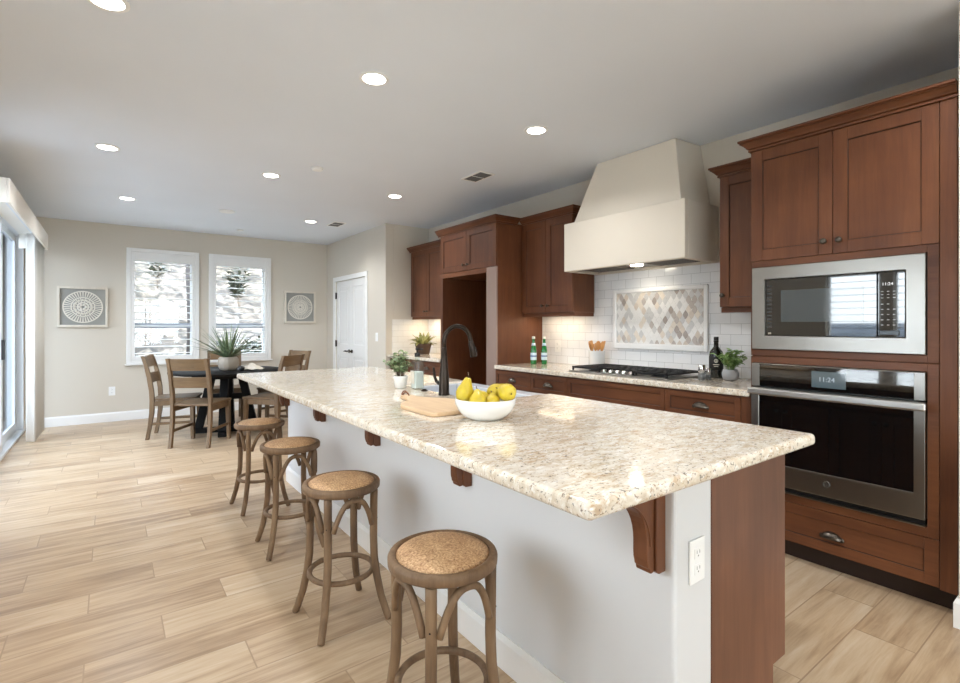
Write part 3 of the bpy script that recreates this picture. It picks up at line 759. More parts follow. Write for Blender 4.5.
def clip(poly, ax, val, keep):     # Sutherland-Hodgman against one axis
    out = []
    for i in range(len(poly)):
        p, q = poly[i-1], poly[i]; ip, iq = (p[ax] - val) * keep >= 0, (q[ax] - val) * keep >= 0
        if ip != iq:
            s = (val - p[ax]) / (q[ax] - p[ax]); out.append((p[0] + s*(q[0]-p[0]), p[1] + s*(q[1]-p[1])))
        if iq: out.append(q)
    return out
mb = MB(); rm = random.Random(11); dw, dh = (iy1 - iy0) / 16, (iz1 - iz0) / 5.5
for r_ in range(-1, 13):
    for c_ in range(-1, 17):
        cy = iy0 + (c_ + (.5 if r_ % 2 else 0)) * dw; cz = iz0 + r_ * dh / 2
        hw, hh = dw / 2 - .0022, dh / 2 - .0042
        poly = [(cy + hw, cz), (cy + hw*.56, cz + hh*.5), (cy, cz + hh), (cy - hw*.56, cz + hh*.5), (cy - hw, cz), (cy - hw*.56, cz - hh*.5), (cy, cz - hh), (cy + hw*.56, cz - hh*.5)]
        for ax, val, kp in ((0, iy0 + .001, 1), (0, iy1 - .001, -1), (1, iz0 + .001, 1), (1, iz1 - .001, -1)):
            poly = clip(poly, ax, val, kp)
            if len(poly) < 3: break
        if len(poly) < 3: continue
        near = 1 - (cy - iy0) / (iy1 - iy0)
        mi = rm.choices(range(6), [6, 3, 1.6 + near, 1 + 2*near, 5, .2 + 1.3*near])[0]
        mb.prism(poly, 'x', x - .009, x - .005, mi)
obj('diamond_tiles', mb, MOS, t)

# ------------------------------------------------------------------ base cabinets and worktops along the wall
def base_cab(label, y0, y1, kind, xf=2.99):
    t = thing('base_cabinet', label, 'cabinet', (xf, (y0+y1)/2, 0))
    obj('carcass', MB().box(xf + .021, xb, y0 + .0015, y1 - .0015, .10, .868), MW['v'], t)
    obj('toe_kick', MB().box(xf + .08, xb, y0 + .0015, y1 - .0015, .001, .099), MW['dark'], t)
    dl = front('drawer', xf, y0 + .002, y1 - .002, .705, .860, t, 'h', rail=.036)
    if kind != 'false': cup_pull(xf, (y0+y1)/2, .782, dl)
    if kind == 'drawers':
        for a, b_ in ((.41, .70), (.108, .405)):
            dl = front('drawer', xf, y0 + .002, y1 - .002, a, b_, t, 'h'); cup_pull(xf, (y0+y1)/2, (a+b_)/2 + .03, dl)
    else:
        n = 2 if y1 - y0 > .6 else 1
        for k in range(n):
            a = y0 + (y1 - y0) * k / n + .002; b_ = y0 + (y1 - y0) * (k+1) / n - .002
            dl = front('door', xf, a, b_, .108, .70, t); knob(xf, (b_ - .03) if k == 0 else (a + .03), .64, dl)
    return t
base_cab('brown base cabinet with one drawer, next to the refrigerator alcove', 3.2987, 3.797, 'door')
base_cab('brown base cabinet with cup-pull drawer just left of the cooktop', 2.8566, 3.2987, 'door')
base_cab('wide brown base cabinet with plain panel front under the cooktop', 1.964, 2.8566, 'false')
base_cab('brown drawer base cabinet between cooktop and oven cabinet', 1.4605, 1.964, 'drawers')
tag(obj('filler_strip', MB().box(2.99, 3.05, 1.404, 1.459, .10, .868), MW['v'], None, bevel=.001, loc=(3.0, 1.43, .1)), 'narrow brown filler strip joining the base cabinets to the oven cabinet', 'filler')
base_cab('brown base cabinet with drawer in the far nook past the refrigerator alcove', 4.83, 5.47, 'door', 3.02)
base_cab('corner base cabinet of the far nook, against the pantry return wall', 5.47, 6.105, 'door', 3.02)
ct = MB().box(2.97, XW - .003, 1.405, 3.798, IT, IZ)
tag(obj('countertop', ct, QUARTZ, None, bevel=.010, seg=3, loc=(3.3, 2.6, IT)), 'cream speckled stone countertop under the cooktop along the right wall', 'countertop')
ct = MB().box(2.985, XW - .003, 4.815, YP - .002, IT, IZ)
tag(obj('countertop', ct, QUARTZ, None, bevel=.010, seg=3, loc=(3.3, 5.46, IT)), 'cream stone countertop of the far nook holding a plant in a brown pot', 'countertop')

# under-cabinet lights
for nm, y0, y1, x0, W in (('under the upper cabinet beside the range hood', 3.2, 3.7, 3.45, .6), ('under the far upper cabinet near the pantry wall', 5.0, 6.0, 3.45, 1.6)):
    t = thing('under_cabinet_light', 'slim warm light bar ' + nm, 'light', (x0, (y0+y1)/2, 1.408))
    obj('housing', MB().box(x0 - .02, x0 + .02, y0, y1, 1.400, 1.4095), PLASTIC, t); obj('diffuser', MB().box(x0 - .015, x0 + .015, y0 + .01, y1 - .01, 1.397, 1.3995), LEDM, t)
    light('bar_light', 'AREA', (x0, (y0+y1)/2, 1.395), W, (1, .76, .48), t, shape='RECTANGLE', size=.03, size_y=y1 - y0 - .02)

# ------------------------------------------------------------------ kitchen island
t = thing('kitchen_island', 'long kitchen island with pale painted seating wall and brown wood end', 'island', (1.4, 2.5, 0))
kx0, kx1, ky0, ky1, ex1 = 1.190, 1.372, .750, 4.300, 1.843
obj('seating_wall', MB().box(kx0, kx1, ky0, ky1, .001, .868), ISLE, t, bevel=.012, seg=3)
obj('baseboard', MB().sweep([(kx0 - .0005, ky0 - .001), (kx0 - .0005, ky1 + .001)][::-1], BBP, .001), WHITE, t)
obj('end_panel', MB().prism([(kx1 + .001, .001), (ex1 - .088, .001), (ex1 - .088, .168), (ex1, .168), (ex1, .868), (kx1 + .001, .868)], 'y', ky0 + .002, ky0 + .021), MW['x'], t, bevel=.002)
obj('end_panel', MB().prism([(kx1 + .001, .001), (ex1 - .088, .001), (ex1 - .088, .168), (ex1, .168), (ex1, .868), (kx1 + .001, .868)], 'y', ky1 - .02, ky1), MW['x'], t, bevel=.002)
obj('carcass', MB().box(kx1 + .001, ex1 - .022, ky0 + .022, 1.995, .168, .868).box(kx1 + .001, ex1 - .022, 2.805, ky1 - .021, .168, .868).box(kx1 + .001, ex1 - .022, 1.996, 2.804, .168, .63), MW['v'], t)
obj('toe_kick', MB().box(kx1 + .001, ex1 - .088, ky0 + .022, ky1 - .021, .001, .167), MW['dark'], t)
segs = [(.78, 1.385), (1.385, 1.995), (2.805, 3.55), (3.55, 4.278)]
for a, b_ in segs:
    dl = front('drawer', ex1, a + .002, b_ - .002, .705, .858, t, 'h', d=1, rail=.036); knob(ex1, (a+b_)/2, .78, dl, 1)
    m_ = (a + b_) / 2
    for q0, q1, ky in ((a + .002, m_ - .001, m_ - .03), (m_ + .001, b_ - .002, m_ + .03)):
        dl = front('door', ex1, q0, q1, .172, .70, t, d=1); knob(ex1, ky, .64, dl, 1)
for q0, q1, ky in ((1.998, 2.399, 2.37), (2.401, 2.802, 2.43)):
    dl = front('door', ex1, q0, q1, .172, .625, t, d=1); knob(ex1, ky, .57, dl, 1)
# corbels: scrolled bracket on a thicker back plate
def corbel(y0, top):
    cw, ph = .058, .236; xa = kx0 - .0005; zb = top - ph
    prof = [(0, zb + .003), (.012, zb + .001), (.018, zb + .005), (.020, zb + .014), (.025, zb + .020), (.027, zb + .030), (.030, zb + .040), (.031, zb + .060)]
    for k in range(12):                                    # concave sweep up to the nose
        a = pi/2 * k / 11; prof.append((.031 + .120 * (1 - cos(a)), zb + .085 + .128 * sin(a)))
    prof += [(.164, zb + .216), (.164, top - .001), (0, top - .001)]
    xb2 = xa - .042
    mb = MB().prism([(xb2 - o, z) for o, z in prof], 'y', y0 + .007, y0 + cw - .007)
    c = obj('corbel', mb, MW['v'], t, bevel=.003)
    obj('back_plate', MB().prism([(xa, top - .001), (xa, zb - .004), (xa - .030, zb - .004), (xa - .041, zb + .006), (xa - .041, top - .001)], 'y', y0, y0 + cw), MW['v'], c, bevel=.003)
    g = MB()
    arc = [p for p in prof[8:20]]
    for yy in (y0 + .0065, y0 + cw - .0065): g.tube([(xb2 - o + .014, yy, z - .010) for o, z in arc], .0025, 6)
    obj('bead', g, MW['v'], c)
for y in (.778, 1.664, 2.520, 3.382, 4.236): corbel(y, .869)

poly = [(.80, .700), (1.962, .700), (1.962, 2.002), (1.498, 2.002), (1.498, 2.798), (1.962, 2.798), (1.962, 4.305), (.80, 4.305)]
def round_corners(poly, which, r, n=6):
    out = []
    for i, p in enumerate(poly):
        if i not in which: out.append(p); continue
        a, c = Vector(poly[i-1]), Vector(poly[(i+1) % len(poly)]); b = Vector(p); u = (a-b).normalized(); w = (c-b).normalized(); ce = b + (u+w)*r
        for k in range(n+1):
            q = pi/2*k/n; out.append(tuple(ce - w*r*cos(q) - u*r*sin(q)))
    return out
tag(obj('countertop', MB().prism(round_corners(poly, {0, 1, 6, 7}, .018), 'z', IT, IZ), QUARTZ, None, bevel=.014, seg=4, loc=(1.38, 2.5, IT)), 'large cream speckled stone countertop on the kitchen island', 'countertop')

# sink
t = thing('apron_sink', 'pale grey apron-front sink set in the island countertop', 'sink', (1.74, 2.4, .64))
sx0, sx1, sy0, sy1, sz0, sz1 = 1.502, 1.892, 2.006, 2.794, .64, .900; w_ = .016
s_ = MB(); s_.box(sx0, sx0 + w_, sy0, sy1, sz0, sz1); s_.box(sx0 + w_, sx1 - .03, sy0, sy0 + w_, sz0, sz1); s_.box(sx0 + w_, sx1 - .03, sy1 - w_, sy1, sz0, sz1); s_.box(sx1 - .03, sx1 + .075, sy0, sy1, sz0 + .0, sz1); s_.box(sx0 + w_, sx1 - .03, sy0 + w_, sy1 - w_, sz0, sz0 + w_)
obj('basin', s_, STEEL_SINK, t, bevel=.006, seg=3)
obj('drain', MB().lathe([(.045, 0), (.045, .003), (.035, .004), (.03, .001)], ((sx0+sx1)/2, 2.4, sz0 + w_), 20), CHROME, t)

# faucet
fxp, fyp = 1.449, 2.287
t = thing('faucet', 'dark bronze gooseneck faucet standing at the island sink', 'faucet', (fxp, fyp, IZ))
m = MB().lathe([(.031, .0005), (.031, .006), (.028, .012), (.027, .10), (.0235, .125), (.017, .20), (.0145, .258)], (fxp, fyp, IZ), 22)
obj('base', m, BRONZE, t)
pts = [(fxp, fyp, IZ + .25), (fxp, fyp, 1.198)]
for k in range(1, 17): a = pi - (pi - .12) * k / 16; pts.append((fxp + .084 + .084 * cos(a), fyp - .01 * k / 16, 1.198 + .084 * sin(a)))
p1, p0 = Vector(pts[-1]), Vector(pts[-2]); dr = (p1 - p0).normalized()
pts.append(tuple(p1 + dr * .02))
obj('gooseneck', MB().tube(pts, .012, 14), BRONZE, t)
e = Vector(pts[-1])
hd = MB().tube([e - dr*.012, e, e + dr*.003, e + dr*.04, e + dr*.072, e + dr*.080], [.013, .014, .015, .017, .0205, .018], 18)
so = obj('spray_head', hd, BRONZE, t)
obj('spray_button', MB().tube([e + dr*.03 + Vector((.019, 0, .004)), e + dr*.06 + Vector((.022, 0, .004))], .006, 8), BLACKP, so)
hp = MB().tube([(fxp, fyp + .022, .972), (fxp, fyp + .062, .972)], [.015, .0125], 12).tube([(fxp, fyp + .055, .970), (fxp - .002, fyp + .075, .978), (fxp - .006, fyp + .088, 1.005), (fxp - .010, fyp + .092, 1.055)], [.010, .009, .008, .0065], 10)
obj('lever', hp, BRONZE, t)
tag(obj('air_switch', MB().lathe([(.021, .0005), (.021, .004), (.012, .007), (.012, .012), (.001, .0125)], (1.447, 2.492, IZ), 20), BRONZE, None, loc=(1.447, 2.492, IZ)), 'small round dark button on the island countertop behind the faucet', 'button')

# ------------------------------------------------------------------ things on the island
t = thing('fruit_bowl', 'white ribbed ceramic bowl full of yellow pears on the island', 'bowl', (1.215, 1.608, IZ))
prof = [(.001, .034), (.040, .0345), (.075, .041), (.095, .051), (.107, .063), (.1165, .082), (.1205, .083), (.1225, .082), (.1195, .059), (.106, .032), (.086, .012), (.066, .002), (.062, .0005), (.001, .0005)]
mb = MB().lathe(prof, (1.215, 1.608, IZ), 96)
rib = []
for i, vv in enumerate(mb.v):
    dx, dy = vv[0] - 1.215, vv[1] - 1.608; ring = i // 96
    if 8 <= ring <= 10:
        k = 1 + .006 * (1 if (i % 96) % 2 else -1); dx *= k; dy *= k
    rib.append((1.215 + dx, 1.608 + dy, vv[2]))
mb.v = rib; obj('bowl', mb, WPOT, t)
bcx, bcy = 1.215, 1.608
def pear(x, y, z, yaw, tilt, s, label):
    r_ = thing('pear', label, 'pear', (bcx + x, bcy + y, IZ + z), 0, 'pears in the white bowl', local=True)
    r_.rotation_euler = (R(tilt), 0, R(yaw))
    pf = [(.001, -.036), (.006, -.0385), (.014, -.040), (.026, -.034), (.034, -.022), (.037, -.006), (.035, .008), (.029, .022), (.022, .036), (.0175, .048), (.014, .056), (.008, .061), (.002, .060)]
    obj('body', MB().lathe([(a*s, b*s) for a, b in pf], (0,0,0), 24), PEAR, r_)
    obj('stem', MB().tube([(0,0,.058*s), (.002,0,.070*s), (.006,.003,.082*s)], [.0022, .0018, .0024], 7), STEMM, r_)
    obj('calyx', MB().lathe([(.0025, .0), (.0035, -.002), (.0015, -.003)], (0,0,-.0375*s), 8), STEMM, r_)
# towards the camera is about (-.6,-.8); image right is (.8,-.6)
pear(-.0619, .0540, .1042, 60, 12, .98, 'upright yellow pear with visible stem at left of the bowl')
pear(-.0533, -.0189, .0779, 143, 50, .90, 'yellow pear leaning at the front left of the bowl')
pear(.0096, -.0355, .0698, 143, 60, .82, 'yellow pear low in the front middle of the bowl')
pear(.0039, .0379, .0744, 188, 70, .95, 'yellow pear lying at the back middle of the bowl')
pear(.0775, .0300, .0985, 98, 70, .92, 'yellow pear at the back right, behind the rightmost pear')
pear(.0500, -.0735, .1095, 170, 85, .95, 'rightmost yellow pear in the bowl, dark blossom end outward')

t = thing('cutting_board', 'pale wooden paddle cutting board with leather loop on the island', 'cutting board', (1.2, 1.95, IZ))
ol = [(1.05, 1.765), (1.072, 1.742), (1.33, 1.735), (1.352, 1.757), (1.352, 2.02), (1.335, 2.07), (1.28, 2.15), (1.255, 2.215), (1.25, 2.295), (1.232, 2.318), (1.208, 2.318), (1.192, 2.295), (1.186, 2.215), (1.16, 2.15), (1.075, 2.07), (1.05, 2.02)]
obj('board', MB().prism(ol, 'z', IZ + .0006, IZ + .0186), MW['board'], t, bevel=.005, seg=3)
lp = [(1.22 + .012*cos(a), 2.275 + .02 + .034*sin(a), IZ + .024 + .012*sin(a*2)) for a in [2*pi*k/20 for k in range(20)]]
obj('leather_loop', MB().tube(lp, .0035, 8, closed=True), LEATHER, t)

def leaf(mb, base, d, L, W, droop=.3, n=6, mi=0, roll=0, prof=None):
    d = Vector(d).normalized(); p = Vector(base); side = d.cross(Vector((0,0,1)))
    if side.length < .05: side = Vector((1,0,0))
    side.normalize(); side = Matrix.Rotation(roll, 3, d) @ side
    L0, vs = L / n, []
    for i in range(n + 1):
        t_ = i / n; w_ = W * (prof(t_) if prof else sin(pi * min(.98, .12 + .86*t_)))
        up = side.cross(d).normalized(); c = up * w_ * .25
        vs += [p - side*w_/2 + c, p, p + side*w_/2 + c]
        p = p + d * L0; d = (d + Vector((0,0,-droop/n))).normalized()
    fs = []
    for i in range(n): a = 3*i; fs += [(a, a+1, a+4, a+3), (a+1, a+2, a+5, a+4)]
    mb.add(vs, fs, mi, True); return p
def bushy(mb, c, rad, hgt, nstem, nleaf, L, W, rng, stem_mb=None, lean=1.0, mats=1, avoid=None):
    for i in range(nstem):
        a = rng.uniform(0, 2*pi); e = rng.uniform(.1, 1.0) * lean
        tip = Vector((c[0] + rad * e * cos(a), c[1] + rad * e * sin(a), c[2] + hgt * rng.uniform(.55, 1.0) * (1 - .35*e*e)))
        b = Vector((c[0] + .012*cos(a), c[1] + .012*sin(a), c[2])); mid = (b + tip)/2 + Vector((0, 0, hgt*.12))
        pts = [b*(1-q)**2 + mid*2*q*(1-q) + tip*q*q for q in [k/8 for k in range(9)]]
        if avoid and (tip.x - avoid[0])**2 + (tip.y - avoid[1])**2 < (avoid[2] - .02)**2: continue
        if stem_mb is not None: stem_mb.tube([tuple(p) for p in pts], .0013, 5)
        for k in range(nleaf):
            q = .25 + .75 * (k + rng.random()) / nleaf; p = b*(1-q)**2 + mid*2*q*(1-q) + tip*q*q
            if avoid and (p.x - avoid[0])**2 + (p.y - avoid[1])**2 < avoid[2]**2: continue
            aa = rng.uniform(0, 2*pi); dd = Vector((cos(aa), sin(aa), rng.uniform(-.2, .9)))
            leaf(mb, p, dd, L*rng.uniform(.7, 1.15), W*rng.uniform(.7, 1.1), .4, 4, rng.randrange(mats), rng.uniform(-.7, .7))
rg = random.Random(5)
px_, py_ = 1.405, 2.705
t = thing('potted_plant', 'small leafy plant with pale blossoms in a white pot on the island', 'plant', (px_, py_, IZ))
obj('pot', MB().lathe([(.03, .0005), (.033, .004), (.043, .07), (.0445, .074), (.041, .0745), (.036, .05), (.001, .05)], (px_, py_, IZ), 28), WPOT, t)
obj('soil', MB().cyl((px_, py_, IZ + .0505), .035, .012), SOIL, t)
lm, sm_ = MB(), MB(); bushy(lm, (px_, py_, IZ + .062), .092, .160, 34, 9, .034, .019, rg, sm_, avoid=(1.462, 2.602, .085))
obj('foliage', lm, LEAF_B, t, fix=False); obj('stem', sm_, STEMM, t)
fm = MB()
for k in range(7):
    a = rg.uniform(0, 2*pi); rr = rg.uniform(.03, .075); c = (px_ + rr*cos(a), py_ + rr*sin(a), IZ + rg.uniform(.13, .2))
    for j in range(6): leaf(fm, c, (cos(j*1.05), sin(j*1.05), .5), .013, .010, .2, 3)
obj('blossom', fm, FLOWER, t, fix=False)

bx_, by_ = 1.462, 2.602
t = thing('soap_bottle', 'clear square soap bottle with dark pump on the island', 'bottle', (bx_, by_, IZ))
m = MB().box(bx_ - .032, bx_ + .032, by_ - .032, by_ + .032, IZ + .0006, IZ + .165)
obj('bottle', m, SOAPG, t, bevel=.010, seg=3)
obj('soap', MB().box(bx_ - .027, bx_ + .027, by_ - .027, by_ + .027, IZ + .006, IZ + .105), plain('pale_soap', (236, 238, 234), .3), t, bevel=.006)
obj('neck', MB().cyl((bx_, by_, IZ + .1655), .014, .024), SOAPG, t)
obj('pump', MB().lathe([(.016, .165), (.016, .188), (.006, .190), (.006, .205), (.011, .206), (.011, .216), (.002, .217)], (bx_, by_, IZ + .025), 16).tube([(bx_, by_, IZ + .236), (bx_ + .03, by_ - .006, IZ + .235), (bx_ + .034, by_ - .007, IZ + .229)], .0045, 8), BLACKP, t)
obj('printed_label', MB().box(bx_ - .0338, bx_ - .0326, by_ - .022, by_ + .022, IZ + .035, IZ + .11), LABELW, t)

# ------------------------------------------------------------------ things on the wall counter
def water_bottle(x, y, label):
    t = thing('water_bottle', label, 'bottle', (x, y, IZ), 0, 'green water bottles on the counter')
    pf = [(.026, .0006), (.0285, .004), (.0295, .01), (.0295, .135), (.027, .158), (.020, .185), (.0145, .21), (.0128, .235), (.0138, .238), (.0138, .246), (.012, .247)]
    obj('glass', MB().lathe(pf, (x, y, IZ), 24), GREENG, t)
    lb = obj('label', MB().lathe([(.0300, .042), (.0303, .043), (.0303, .112), (.0300, .113)], (x, y, IZ), 24), LABELB, t)
    obj('printed_band', MB().lathe([(.0304, .074), (.0308, .075), (.0308, .086), (.0304, .087)], (x, y, IZ), 24), LABELD, lb)
    obj('neck_label', MB().lathe([(.0215, .180), (.0185, .195), (.0158, .208)], (x, y, IZ), 20), LABELB, t)
    obj('cap', MB().lathe([(.0145, .2475), (.0155, .249), (.0155, .268), (.012, .271), (.001, .272)], (x, y, IZ), 20), CAPW, t)
water_bottle(3.335, 3.632, 'green glass water bottle nearer the refrigerator surround, on the stone counter')
water_bottle(3.425, 3.576, 'green glass water bottle on the cooktop side of its twin')

ux, uy = 3.50, 2.980
t = thing('utensil_crock', 'white ceramic crock holding wooden utensils beside the cooktop', 'crock', (ux, uy, IZ))
obj('crock', MB().lathe([(.066, .0006), (.071, .006), (.071, .148), (.073, .152), (.068, .153), (.063, .14), (.063, .02), (.001, .018)], (ux, uy, IZ), 32), WPOT, t)
ru = random.Random(9); dirs = [(.048*cos(.5 + k*pi/3), .048*sin(.5 + k*pi/3), (0, 1, 0, 2, 0, 1)[k]) for k in range(6)]
for i, (dx, dy, kd) in enumerate(dirs):
    u = thing('wooden_utensil', ['wooden spoon with oval bowl standing in the white crock', 'flat wooden spatula standing in the white crock', 'slotted wooden turner standing in the white crock'][kd], 'utensil', (ux + dx*.4, uy + dy*.4, IZ + .022), 0, ['wooden spoons in the crock', 'wooden spatulas in the crock', 'wooden turners in the crock'][kd], local=True)
    q_ = Vector((dx*5.2, dy*5.2, 1)).to_track_quat('Z', 'Y'); u.rotation_euler = (q_.to_matrix() @ Matrix.Rotation(.5 + i*pi/3, 3, 'Z')).to_euler()
    h = MB().tube([(0,0,0), (0,0,.14)], [.006, .005], 8)
    obj('handle', h, MW['spoon'], u)
    if kd == 0: b_ = MB().ell((0,0,.180), .025, .009, .044, 14, 8)
    elif kd == 1: b_ = MB().prism([(-.009, .14), (.009, .14), (.021, .175), (.021, .218), (.012, .226), (-.016, .222), (-.021, .175)], 'y', -.004, .004)
    else: b_ = MB().prism([(-.009, .14), (.009, .14), (.016, .170), (.017, .2), (.007, .2), (.007, .165), (.003, .165), (.003, .208), (-.003, .208), (-.003, .165), (-.007, .165), (-.007, .2), (-.017, .2), (-.016, .170)], 'y', -.004, .004)
    obj('blade' if kd else 'spoon_bowl', b_, MW['spoon'], u)

# cooktop
cx0, cx1, cy0, cy1 = 3.055, 3.525, 1.985, 2.90
t = thing('gas_cooktop', 'stainless gas cooktop with black iron grates and front knobs', 'cooktop', (3.29, 2.44, IZ))
obj('tray', MB().box(cx0, cx1, cy0, cy1, IZ + .0005, IZ + .010), STEEL, t, bevel=.004)
gz = IZ + .044
third = (cy1 - cy0 - .03) / 3
for k in range(3):
    a = cy0 + .015 + k*third + .003; b_ = a + third - .006; x0 = cx0 + (.085 if k == 1 else .02); x1 = cx1 - .02
    g = MB(); w_ = .011
    for (xa, xb2, ya2, yb2) in ((x0, x0+w_, a, b_), (x1-w_, x1, a, b_), (x0, x1, a, a+w_), (x0, x1, b_-w_, b_)): g.box(xa, xb2, ya2, yb2, gz - .016, gz)
    n_ = 5
    for i in range(1, n_): yy = a + (b_-a)*i/n_; g.box(x0, x1, yy - .0045, yy + .0045, gz - .014, gz)
    for xx in (x0 + (x1-x0)*.27, x0 + (x1-x0)*.5, x0 + (x1-x0)*.73): g.box(xx - .0045, xx + .0045, a, b_, gz - .014, gz)
    gr = obj('grate', g, BLACK, t, bevel=.002)
    for xx in (x0 + .008, x1 - .008):
        for yy in (a + .008, b_ - .008): obj('foot', MB().cyl((xx, yy, IZ + .0105), .008, gz - .016 - IZ - .0105, 'z', 10, r2=.010), BLACK, gr)
    for xx in ((x0 + (x1-x0)*.27, x0 + (x1-x0)*.73) if k != 1 else (x0 + (x1-x0)*.5,)):
        obj('burner', MB().lathe([(.050, .0105), (.050, .014), (.036, .016), (.034, .022), (.040, .023), (.040, .027), (.001, .028)], (xx, (a+b_)/2, IZ), 24), BLACK, t)
for k in range(5):
    obj('knob', MB().lathe([(.021, .0105), (.021, .016), (.0175, .018), (.016, .036), (.001, .037)], (cx0 + .045, 2.44 + (k-2)*.062, IZ), 18), CHROME, t)

# dark bottle, two grinders, succulent
x, y = 3.50, 1.885
t = thing('oil_bottle', 'dark square-shouldered glass bottle with black label near the oven cabinet', 'bottle', (x, y, IZ))
m = MB().lathe([(.040, .0006), (.0455, .004), (.047, .012), (.047, .17), (.043, .19), (.026, .212), (.0165, .225), (.0155, .258), (.0175, .259), (.0175, .268), (.015, .269)], (x, y, IZ), 28)
obj('glass', m, DARKG, t)
obj('label', MB().lathe([(.0474, .06), (.0478, .061), (.0478, .155), (.0474, .156)], (x, y, IZ), 28), LABELK, t)
cr = MB(); Mx = Matrix.Translation((x, y, IZ)) @ Matrix.Rotation(R(28), 4, 'Z')
cr.lathe([(.0135, .0482), (.0135, .0492), (.009, .0492), (.009, .0482)], (0, 0, .125), 20, '-x', closed=True)
for bx in ((-.0492, -.0482, -.0035, .0035, .117, .133), (-.0492, -.0482, -.020, .020, .096, .101), (-.0492, -.0482, -.014, .014, .084, .088)): cr.box(*bx)
cr.xf(Mx); obj('printed_emblem', cr, LABELW, t)
obj('cap', MB().cyl((x, y, IZ + .2695), .0165, .026), BLACKP, t)
for (x, y, r_, h_, lab) in ((3.262, 1.858, .022, .108, 'steel and clear salt grinder between cooktop and dark bottle'), (3.330, 1.850, .018, .080, 'shorter clear pepper shaker beside the salt grinder')):
    t = thing('spice_grinder', lab, 'grinder', (x, y, IZ))
    obj('jar', MB().lathe([(r_*.95, .0006), (r_, .003), (r_, h_*.6), (r_*.9, h_*.62)], (x, y, IZ), 20), CLEAR, t)
    obj('contents', MB().cyl((x, y, IZ + .004), r_*.8, h_*.4), plain('spice_' + str(int(h_*1000)), (226, 222, 214) if h_ > .09 else (176, 170, 160), .8), t)
    obj('cap', MB().lathe([(r_, h_*.625), (r_*1.02, h_*.64), (r_*1.02, h_*.98), (r_*.9, h_), (.001, h_)], (x, y, IZ), 20), CHROME, t)
x, y = 3.44, 1.752
t = thing('potted_herb', 'bright green herb in a round grey pot beside the oven cabinet', 'plant', (x, y, IZ))
obj('pot', MB().lathe([(.034, .0006), (.046, .008), (.0535, .03), (.0535, .048), (.046, .072), (.043, .074), (.041, .070), (.045, .05), (.001, .05)], (x, y, IZ), 32), GPOT, t)
obj('soil', MB().cyl((x, y, IZ + .0505), .040, .012), SOIL, t)
lm, sm_ = MB(), MB(); bushy(lm, (x, y, IZ + .062), .115, .155, 32, 9, .040, .017, rg, sm_, avoid=(3.50, 1.885, .095))
obj('foliage', lm, LEAF_C, t, fix=False); obj('stem', sm_, LEAF_C, t)
# far nook plant
x, y = 3.36, 5.82
t = thing('nook_plant', 'olive green plant in a brown woven pot on the far nook counter', 'plant', (x, y, IZ))
obj('pot', MB().lathe([(.08, .0006), (.085, .01), (.11, .13), (.112, .14), (.10, .141), (.095, .10), (.001, .10)], (x, y, IZ), 28), BASKET, t)
obj('soil', MB().cyl((x, y, IZ + .1005), .092, .02), SOIL, t)
lm = MB()
for k in range(46):
    a = rg.uniform(0, 2*pi); el = rg.uniform(.25, 1.5)
    leaf(lm, (x + .05*cos(a), y + .05*sin(a), IZ + .12), (cos(a)*cos(el), sin(a)*cos(el), sin(el)), rg.uniform(.12, .19), rg.uniform(.035, .055), 1.0, 6)
obj('foliage', lm, LEAF_D, t, fix=False)

# ------------------------------------------------------------------ bar stools
def make_stool():
    t = thing('bar_stool', '', 'bar stool', (0,0,0), 0, 'backless stools along the island', local=True)
    S = .597
    rim = MB().lathe([(.135, S - .034), (.160, S - .034), (.166, S - .029), (.167, S - .010), (.164, S - .003), (.158, S), (.150, S + .001), (.1425, S - .003), (.138, S - .014)], (0,0,0), 48, closed=True)
    obj('seat_ring', rim, MW['stool'], t)
    obj('woven_pad', MB().lathe([(.001, S - .03), (.1345, S - .03), (.1415, S - .004), (.130, S + .004), (.10, S + .011), (.06, S + .016), (.001, S + .018)], (0,0,0), 48), RATTAN, t)
    d45 = .7071
    for sx, sy in ((-1,-1),(1,-1),(1,1),(-1,1)):
        pr = [(.148, S - .035), (.147, .48), (.146, .36), (.149, .27), (.160, .19), (.180, .10), (.204, .03), (.216, .001)]
        rr = [.0165, .0165, .0165, .0165, .016, .0155, .015, .0145]
        P = []
        for i in range(len(pr) - 1):
            for q in range(3):
                u = q/3; P.append((pr[i][0]*(1-u) + pr[i+1][0]*u, pr[i][1]*(1-u) + pr[i+1][1]*u, rr[i]))
        P.append((pr[-1][0], pr[-1][1], rr[-1]))
        obj('leg', MB().tube([(sx*r_*d45, sy*r_*d45, z) for r_, z, _ in P], [q[2] for q in P], 12), MW['stool'], t)
    # footrest hoop fixed on the inside of the legs
    obj('foot_ring', MB().tube([(.136*cos(2*pi*k/48), .136*sin(2*pi*k/48), .205) for k in range(48)], .0115, 10, closed=True), MW['stool'], t)
    for k in range(4):      # bentwood arches between neighbouring legs
        a0 = pi/4 + pi/2*k; A = []
        for i in range(25):
            u = i / 24; a = a0 + R(9) + (pi/2 - R(18)) * u
            z = .420 + .124 * (1 - abs(2*u - 1)**2.6); rr_ = .147 - .012*sin(pi*u)
            A.append((rr_*cos(a), rr_*sin(a), z))
        obj('bent_brace', MB().tube(A, [.0112]*25, 10), MW['stool'], t)
    for k in range(4):
        a = pi/4 + pi/2*k; obj('screw', MB().ell((.1612*cos(a), .1612*sin(a), .44), .0035, .0035, .0035, 8, 6), BRONZE, t)
    return t
st = make_stool()
